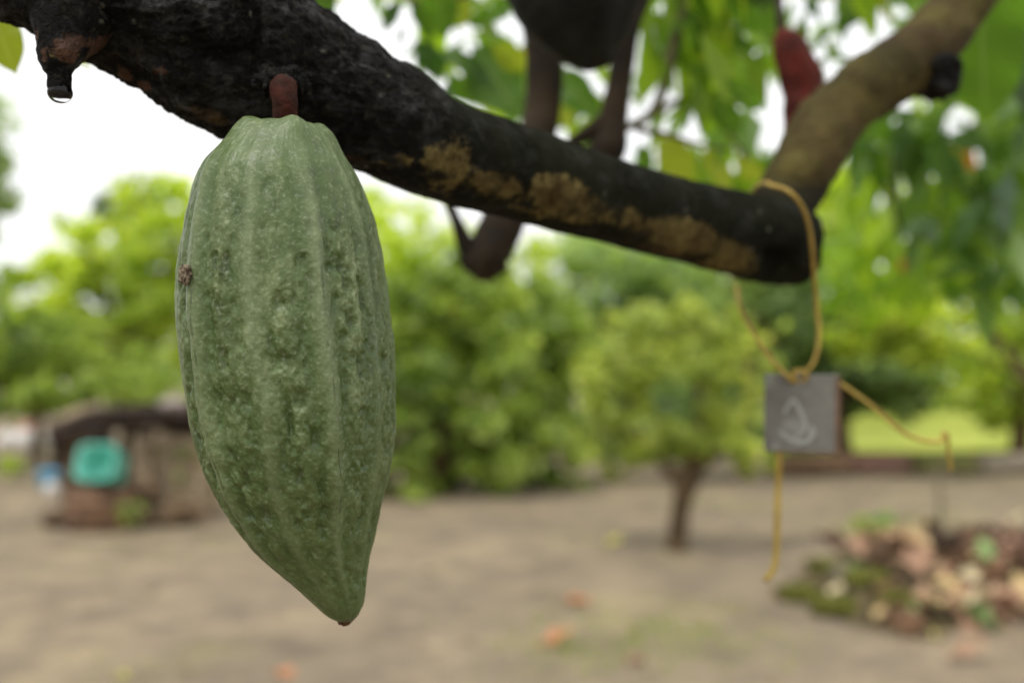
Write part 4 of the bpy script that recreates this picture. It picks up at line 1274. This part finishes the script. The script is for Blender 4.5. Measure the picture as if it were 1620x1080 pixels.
# turquoise basin, tilted towards the camera
bs = empty("plastic_basin", (oq(173), OQ, dz), "turquoise plastic basin tipped forward on top of the rusty drum", "basin")
bw = 30 * OD / FPX
pr_o = [(bw * .93, 0), (bw * .98, .006), (bw * .93, .235), (bw * .97, .24), (bw * .97, .255), (bw * .87, .255), (bw * .9, .02), (bw * .02, .016)]
V, F = [], []
seg = 40
for r_, z_ in pr_o:
    for i in range(seg):
        a = 2 * math.pi * i / seg
        ca, sa = math.cos(a), math.sin(a)
        kq = (abs(ca) ** 5 + abs(sa) ** 5) ** -.2
        V.append((r_ * kq * ca, r_ * .95 * kq * sa, z_))
for j in range(len(pr_o) - 1):
    for i in range(seg):
        F.append((j * seg + i, j * seg + (i + 1) % seg, (j + 1) * seg + (i + 1) % seg, (j + 1) * seg + i))
F.append(tuple(range(seg - 1, -1, -1)))
V = np.array(V)
m = np.array(Matrix.Rotation(R(70), 3, 'X'))
V = V @ m.T
V += np.array([oq(173), OQ, dz - V[:, 2].min() + .005])
mesh_obj("basin_body", V, F, M_TURQ, bs)

bb = planted(80, G(80, 768).y)
bk = empty("bucket", (bb.x, bb.y, 0), "light blue plastic bucket on grey soil by the masonry", "bucket")
lathe("bucket_body", [(.085, 0), (.09, .005), (.115, .17), (.122, .172), (.122, .185), (.11, .185), (.084, .02), (.002, .018)], (bb.x, bb.y, ground_z(bb.x, bb.y)), M_BLUEP, bk)
tube("handle", [(bb.x - .118, bb.y, .185, .004), (bb.x - .09, bb.y - .06, .25, .004), (bb.x, bb.y - .09, .28, .004), (bb.x + .09, bb.y - .06, .25, .004), (bb.x + .118, bb.y, .185, .004)], M_TIMBER, bk, 24, 8)
for (px, py, rx, rz, mat, lab) in [(40, 708, .20, .17, M_BAG, "plump white sack on the soil, brightest of the heap of bags"), (12, 706, .15, .15, M_BAG, "dull white sack at the photo's very edge beside a plump one"), (72, 706, .12, .13, M_BAG, "small whitish sack between the plump sack and the dark post"), (30, 700, .22, .17, M_REDB, "reddish sack showing behind the white sacks")]:
    g = G(px, py)
    if mat is M_REDB: g = g + Vector((0, .4, 0))
    z0 = ground_z(g.x, g.y)
    zz = rz * .92 if mat is M_BAG else rz * 1.1
    o = mesh_obj("sack", *blob_arrays((g.x, g.y, z0 + zz), (rx, rx * .8, rz), 30, 20, .35, 2.2, px), mat)
    recentre(o, (g.x, g.y, z0)); tag(o, lab, "sack")
pebb = planted(88, G(88, 780).y)
o = mesh_obj("stone", *blob_arrays((pebb.x, pebb.y - .05, .05), (.06, .06, .07), 20, 14, .3, 2, 5), M_BAG); recentre(o, (pebb.x, pebb.y - .05, 0))
tag(o, "small whitish stone lying just below the blue bucket", "stone")

# ================================================================== BED EDGING, LOGS, STAKE
parts = []
rs = random.Random(5)
x = 2.6
ed = []
labels = ["short brown log edging the lawn just behind the grey tag", "reddish brown log edging the lawn beyond the yellow wire's arm", "mossy log edging the lawn behind the thin stake", "grey log edging the lawn at the photo's edge"]
M_LOG = [simple_mat("log_brown", srgb(92, 72, 56), srgb(126, 102, 80), 7, .9, .6, .02, .15), simple_mat("log_red", srgb(104, 76, 66), srgb(136, 108, 94), 7, .9, .6, .02, .15), simple_mat("log_moss", srgb(84, 88, 48), srgb(116, 112, 70), 7, .9, .6, .02, .15), simple_mat("log_grey", srgb(110, 102, 88), srgb(140, 130, 112), 7, .9, .6, .02, .15)]
for i, (p0, p1) in enumerate([(1215, 1345), (1350, 1440), (1445, 1545), (1550, 1720)]):
    a, b = G(p0, 750), G(p1, 751)
    r_ = .13
    o = tube("log", [(a.x, a.y, r_ * .8, r_ * .9), ((a.x + b.x) / 2, a.y + .05, r_ * .85, r_), (b.x, b.y, r_ * .8, r_ * .85)], M_LOG[i], None, 24, 16, .2, 5, i)
    recentre(o, (a.x, a.y, 0))
    tag(o, labels[i], "log")

g = G(1490, 842)
stk = tube("stake", [(g.x, g.y, -.1, .022), (g.x - .01, g.y, .25, .02), (g.x - .012, g.y, .5, .018)], simple_mat("grey_stake", srgb(104, 96, 78), srgb(134, 124, 102), 14, .9, .5, .01, .15), None, 24, 12, .12, 20, 3)
recentre(stk, g)
tag(stk, "thin grey wooden stake standing upright behind the leaf heap", "stake")

# mossy bank with the leaf heap
M_MOSSBANK = NT("mossy_soil")
t = M_MOSSBANK
v = t.mapped()
c = t.mix(t.ramp(t.noise(5, 4, .6, v), [(.4, 0), (.6, 1)]), srgb(52, 46, 32), srgb(96, 84, 60))
mossf = t.math('MULTIPLY', t.attr("moss"), 1.0)
c = t.mix(t.ramp(t.math('ADD', t.math('MULTIPLY', t.noise(9, 4, .6, v), .6), t.math('MULTIPLY', mossf, .40)), [(.74, 0), (.84, 1)]), c, t.mix(t.noise(20, 3, .5, v), srgb(62, 68, 24), srgb(98, 104, 36)))
M_BANK = t.done(t.principled(c, .95, t.bump(t.noise(40, 4, .7, v), .7, .02), **{"Specular IOR Level": .15}))
corners = [G(1225, 925), G(1330, 985), G(1450, 1000), G(1640, 970), G(1800, 930), G(1800, 848), G(1560, 850), G(1400, 855), G(1290, 890)]
c0 = sum(corners, Vector()) / len(corners)
nr, na = 26, 90
pc = smooth_path(np.array([tuple(p) for p in corners + corners[:1]]), na + 1)[:-1]
V, mossA = [], []
for j in range(nr):
    s_ = j / (nr - 1)
    for i in range(na):
        p = np.array(c0) * (1 - s_) + pc[i] * s_
        V.append((p[0], p[1], 0))
V = np.array(V)
S = np.repeat(np.linspace(0, 1, nr), na)
hgt = .13 * (1 - S ** 5) * (.75 + .5 * fbm(V * 2.2, 3, 4)) + .03 * fbm(V * 9, 3, 6) * (1 - S ** 8) - .035 * S ** 8
V[:, 2] = hgt
idx = np.arange(nr * na).reshape(nr, na)
q = np.stack([idx[:-1], np.roll(idx[:-1], -1, 1), np.roll(idx[1:], -1, 1), idx[1:]], -1).reshape(-1, 4)
q = q[:, ::-1] if False else q
bank = mesh_obj("soil_bank", V, [tuple(map(int, x)) for x in q] + [tuple(int(i) for i in idx[0])], M_BANK)
tag(bank, kind="structure")
gx = G(1400, 950).x
add_attr(bank, "moss", np.clip(1.25 - (V[:, 0] - G(1230, 925).x) / 1.0, 0, 1))


def bank_z(x, y):
    i = np.argmin((V[:, 0] - x) ** 2 + (V[:, 1] - y) ** 2)
    dd = math.sqrt((V[i, 0] - x) ** 2 + (V[i, 1] - y) ** 2)
    return max(float(V[i, 2]) if dd < .12 else -1, ground_z(x, y))


# mossy stones along its front edge
M_MOSSY = simple_mat("mossy_stone", srgb(62, 54, 36), srgb(108, 114, 40), 12, .95, .8, .02, .1)
for (px, py, r_, lab) in [(1262, 945, .085, "round mossy stone at the bank's narrow end, below the hanging wire"), (1300, 925, .07, "mossy stone with a yellow green cap near the wire's tip"), (1318, 968, .09, "low wide mossy stone at the bank's front edge"), (1370, 950, .10, "largest bright mossy stone in the middle of the bank's front"), (1415, 978, .08, "mossy stone touching the first dry leaves of the heap"), (1333, 935, .05, "small pale grey stone among the mossy ones")]:
    g = G(px, py)
    z0 = bank_z(g.x, g.y)
    mat = M_MOSSY if "grey" not in lab else M_LOG[3]
    o = mesh_obj("mossy_stone" if "grey" not in lab else "stone", *blob_arrays((g.x, g.y, z0 + r_ * .25), (r_ * 1.3, r_, r_ * .7), 26, 18, .4, 2.2, px % 19), mat)
    recentre(o, (g.x, g.y, z0)); tag(o, lab, "stone")
for (a, b, r_, lab) in [((1350, 866), (1450, 868), .06, "dark rotten log on top of the bank, just under the blue green seedling"), ((1450, 895), (1640, 878), .055, "long dark log lying across the leaf heap")]:
    pa, pb = G(*a), G(*b)
    za, zb = bank_z(pa.x, pa.y), bank_z(pb.x, pb.y)
    o = tube("log", [(pa.x, pa.y, za + .02, r_ * .8), ((pa.x + pb.x) / 2, (pa.y + pb.y) / 2, (za + zb) / 2 + .04, r_), (pb.x, pb.y, zb + .02, r_ * .8)], M_TIMBER, None, 24, 14, .25, 9, 4)
    recentre(o, (pa.x, pa.y, za)); tag(o, lab, "log")

# dry leaf prototypes and the heap
DRY = {}
for key, mat in (("pink", M_DRY_PINK), ("tan", M_DRY_TAN), ("pale", M_DRY_PALE), ("orange", M_DRY_ORANGE), ("brown", M_DRY_BROWN), ("yellow", M_DRY_YELLOW), ("green", M_DRY_GREEN), ("plum", M_DRY_PLUM)):
    DRY[key] = [leaf_mesh("dry_leaf_" + key, mat, w, b, cu, wv, s + 40) for s, (w, b, cu, wv) in enumerate([(.40, 1.1, .6, .35), (.46, -.7, .45, .4), (.38, .5, .8, .3)])]


def dry_leaf(x, y, z, L, rz, tilt, roll, key, var, label=None, group=None):
    o = bpy.data.objects.new("dry_leaf", DRY[key][var])
    COL.objects.link(o)
    o.location = (x, y, z)
    o.rotation_euler = Euler((tilt, roll, rz), 'XYZ')
    o.scale = (L, L, L)
    return tag(o, label, "dry leaf", group)


GL = "dry leaves lying loose on the bare soil"
for (px, py, L, rz, key, var, lab) in [
    (428, 1070, .17, -1.9, "orange", 0, "orange dry leaf on bare soil below the pod, cut off by the photo's lower edge"),
    (846, 1022, .19, -1.6, "orange", 1, "orange dry leaf beside a grass tuft, the lower of the two orange ones near midpicture"),
    (888, 950, .19, -1.5, "orange", 2, "orange dry leaf lying crosswise, the upper of the two orange ones near midpicture"),
    (992, 997, .10, -1.2, "pink", 0, "small pinkish dry leaf in a thin grass patch"),
    (958, 866, .17, -.9, "yellow", 1, "yellowish dry leaf in the shade near the small tree's trunk"),
    (175, 1078, .12, -1.4, "yellow", 0, "yellow dry leaf alone at the photo's lower edge"),
    (735, 962, .08, -1.0, "pale", 0, "tiny pale leaf scrap on open soil right of the pod's tip".replace("right of", "beside")),
    (1478, 1010, .14, -.6, "yellow", 2, "yellowish leaf fallen on soil in front of the heap"),
    (1492, 1044, .20, -1.7, "pink", 1, "pinkish dry leaf on soil, in front of all heap leaves"),
    (985, 1052, .13, -1.2, "pink", 2, "faded pinkish leaf near the lower edge among sparse grass"),
    (670, 903, .10, -1.1, "brown", 0, "small brown leaf scrap on pale soil"),
]:
    g = G(px, py)
    dry_leaf(g.x, g.y, ground_z(g.x, g.y) + .012, L, rz, .06, .1, key, var, lab, GL)

GH = "distinct leaves on top of the heap"
for (px, py, L, rz, tilt, key, var, lab) in [
    (1500, 958, .26, -2.2, .15, "pale", 1, "long cream dry leaf stretched along the heap's front edge"),
    (1440, 955, .20, -1.4, .1, "pale", 0, "short bright cream leaf in front of the heap's pink leaves"),
    (1492, 950, .22, -3.0, -.3, "pink", 2, "pink brown leaf hanging over the heap's front edge"),
    (1450, 925, .22, -.9, .3, "pink", 1, "broad pinkish dry leaf at the centre of the heap"),
    (1468, 905, .22, -1.9, .3, "pink", 0, "pinkish curled leaf behind the broad one at the heap's centre"),
    (1365, 895, .20, -.3, .5, "pink", 1, "pale pink leaf standing upright at the heap's narrow side"),
    (1398, 905, .22, -2.7, .2, "pink", 2, "salmon pink leaf lying just beside the mossy stones"),
    (1500, 868, .26, -1.3, .25, "tan", 0, "tan dry leaf on top of the dark log"),
    (1540, 925, .22, -1.5, .15, "orange", 0, "orange tan leaf next to a pale green one"),
    (1568, 912, .18, -.2, .4, "green", 1, "pale green half dry leaf upright in the heap"),
    (1500, 935, .14, -.5, .3, "green", 0, "small green leaf wedged between cream and pink leaves"),
    (1515, 895, .18, -1.2, .3, "plum", 0, "plum coloured dry leaf in a dark hollow"),
    (1560, 890, .17, -1.9, .3, "plum", 2, "dull purple leaf beneath the pale green one"),
    (1610, 885, .20, -1.2, .25, "pink", 0, "greyish pink leaf high in the heap at the photo's edge"),
    (1612, 950, .14, -1.0, .2, "pale", 2, "small whitish leaf low in the heap at the photo's edge"),
    (1595, 848, .20, -1.4, .2, "pale", 1, "pale leaf on the far crest of the heap"),
    (1385, 965, .12, -.8, .2, "tan", 1, "small tan leaf lying on the brightest mossy stone"),
    (1320, 885, .16, -1.4, .2, "pink", 1, "pinkish leaf on bare soil behind the bank's narrow end"),
    (1215, 928, .10, -.9, .1, "pink", 0, "pale pinkish leaf on soil under the wire's hanging tip"),
]:
    g = G(px, py, .08)
    z = bank_z(g.x, g.y) + .05
    dry_leaf(g.x, g.y, z, L, rz, tilt, random.uniform(-.4, .4), key, var, lab, GH)

sv, sq = [], []
n_ = 420
qx = RNG.uniform(-3.2, 5.5, n_); qy = RNG.uniform(2.6, 12, n_)
qz = 0.035 * fbm(np.stack([qx * .55, qy * .55, 0 * qx], 1), 3, 5) + .004
L_ = RNG.uniform(.02, .085, n_)
dd2 = RNG.normal(size=(n_, 3)) * np.array([1, 1, .12])
v, q = leaf_cloud(np.stack([qx, qy, qz], 1), dd2, RNG.normal(size=(n_, 3)) * .25 + np.array([0, 0, 1.0]), L_, L_ * RNG.uniform(.15, .6, n_), .15)
F_SCRAP = foliage_mat("soil_scraps", [srgb(70, 56, 44), srgb(110, 90, 68), srgb(160, 132, 96), srgb(190, 160, 120)], .1, .85, 3, .1)
tag(mesh_obj("soil_litter", v, q, F_SCRAP, smooth=False), "small dry scraps of leaf and twig scattered over the bare soil", "leaf litter", kind="stuff")

# the rest of the heap, too many and tangled to count
Vv, Ff, mats, off_ = [], [], [], 0
litter = bpy.data.meshes.new("leaf_litter")
keys = ["pink", "brown", "tan", "brown", "plum", "brown", "pale", "pink", "green", "brown", "pink"]
mi = []
for n_ in range(190):
    px = random.uniform(1345, 1760); py = random.uniform(850, 975)
    if px < 1430 and py > 925: continue
    g = G(px, py, .08)
    bz = bank_z(g.x, g.y)
    key = random.choice(keys); me = DRY[key][random.randrange(3)]
    L = random.uniform(.16, .30)
    M = Matrix.Translation((g.x, g.y, bz + random.uniform(.0, .06))) @ Euler((random.uniform(-.5, .6), random.uniform(-.8, .8), random.uniform(0, 6.28))).to_matrix().to_4x4() @ Matrix.Scale(L, 4)
    co = np.empty(len(me.vertices) * 3); me.vertices.foreach_get("co", co); co = co.reshape(-1, 3)
    m = np.array(M)
    Vv.append(co @ m[:3, :3].T + m[:3, 3])
    for p in me.polygons:
        Ff.append(tuple(i + off_ for i in p.vertices)); mi.append(list(DRY).index(key))
    off_ += len(co)
lit = mesh_obj("leaf_litter", np.vstack(Vv), Ff, M_DRY_PINK)
lit.data.materials.clear()
for key in DRY: lit.data.materials.append(DRY[key][0].materials[0])
lit.data.polygons.foreach_set("material_index", np.array(mi, dtype=np.int32))
tag(lit, "tangled dry brown and pink leaf litter heaped on the bank", "leaf litter", kind="stuff")
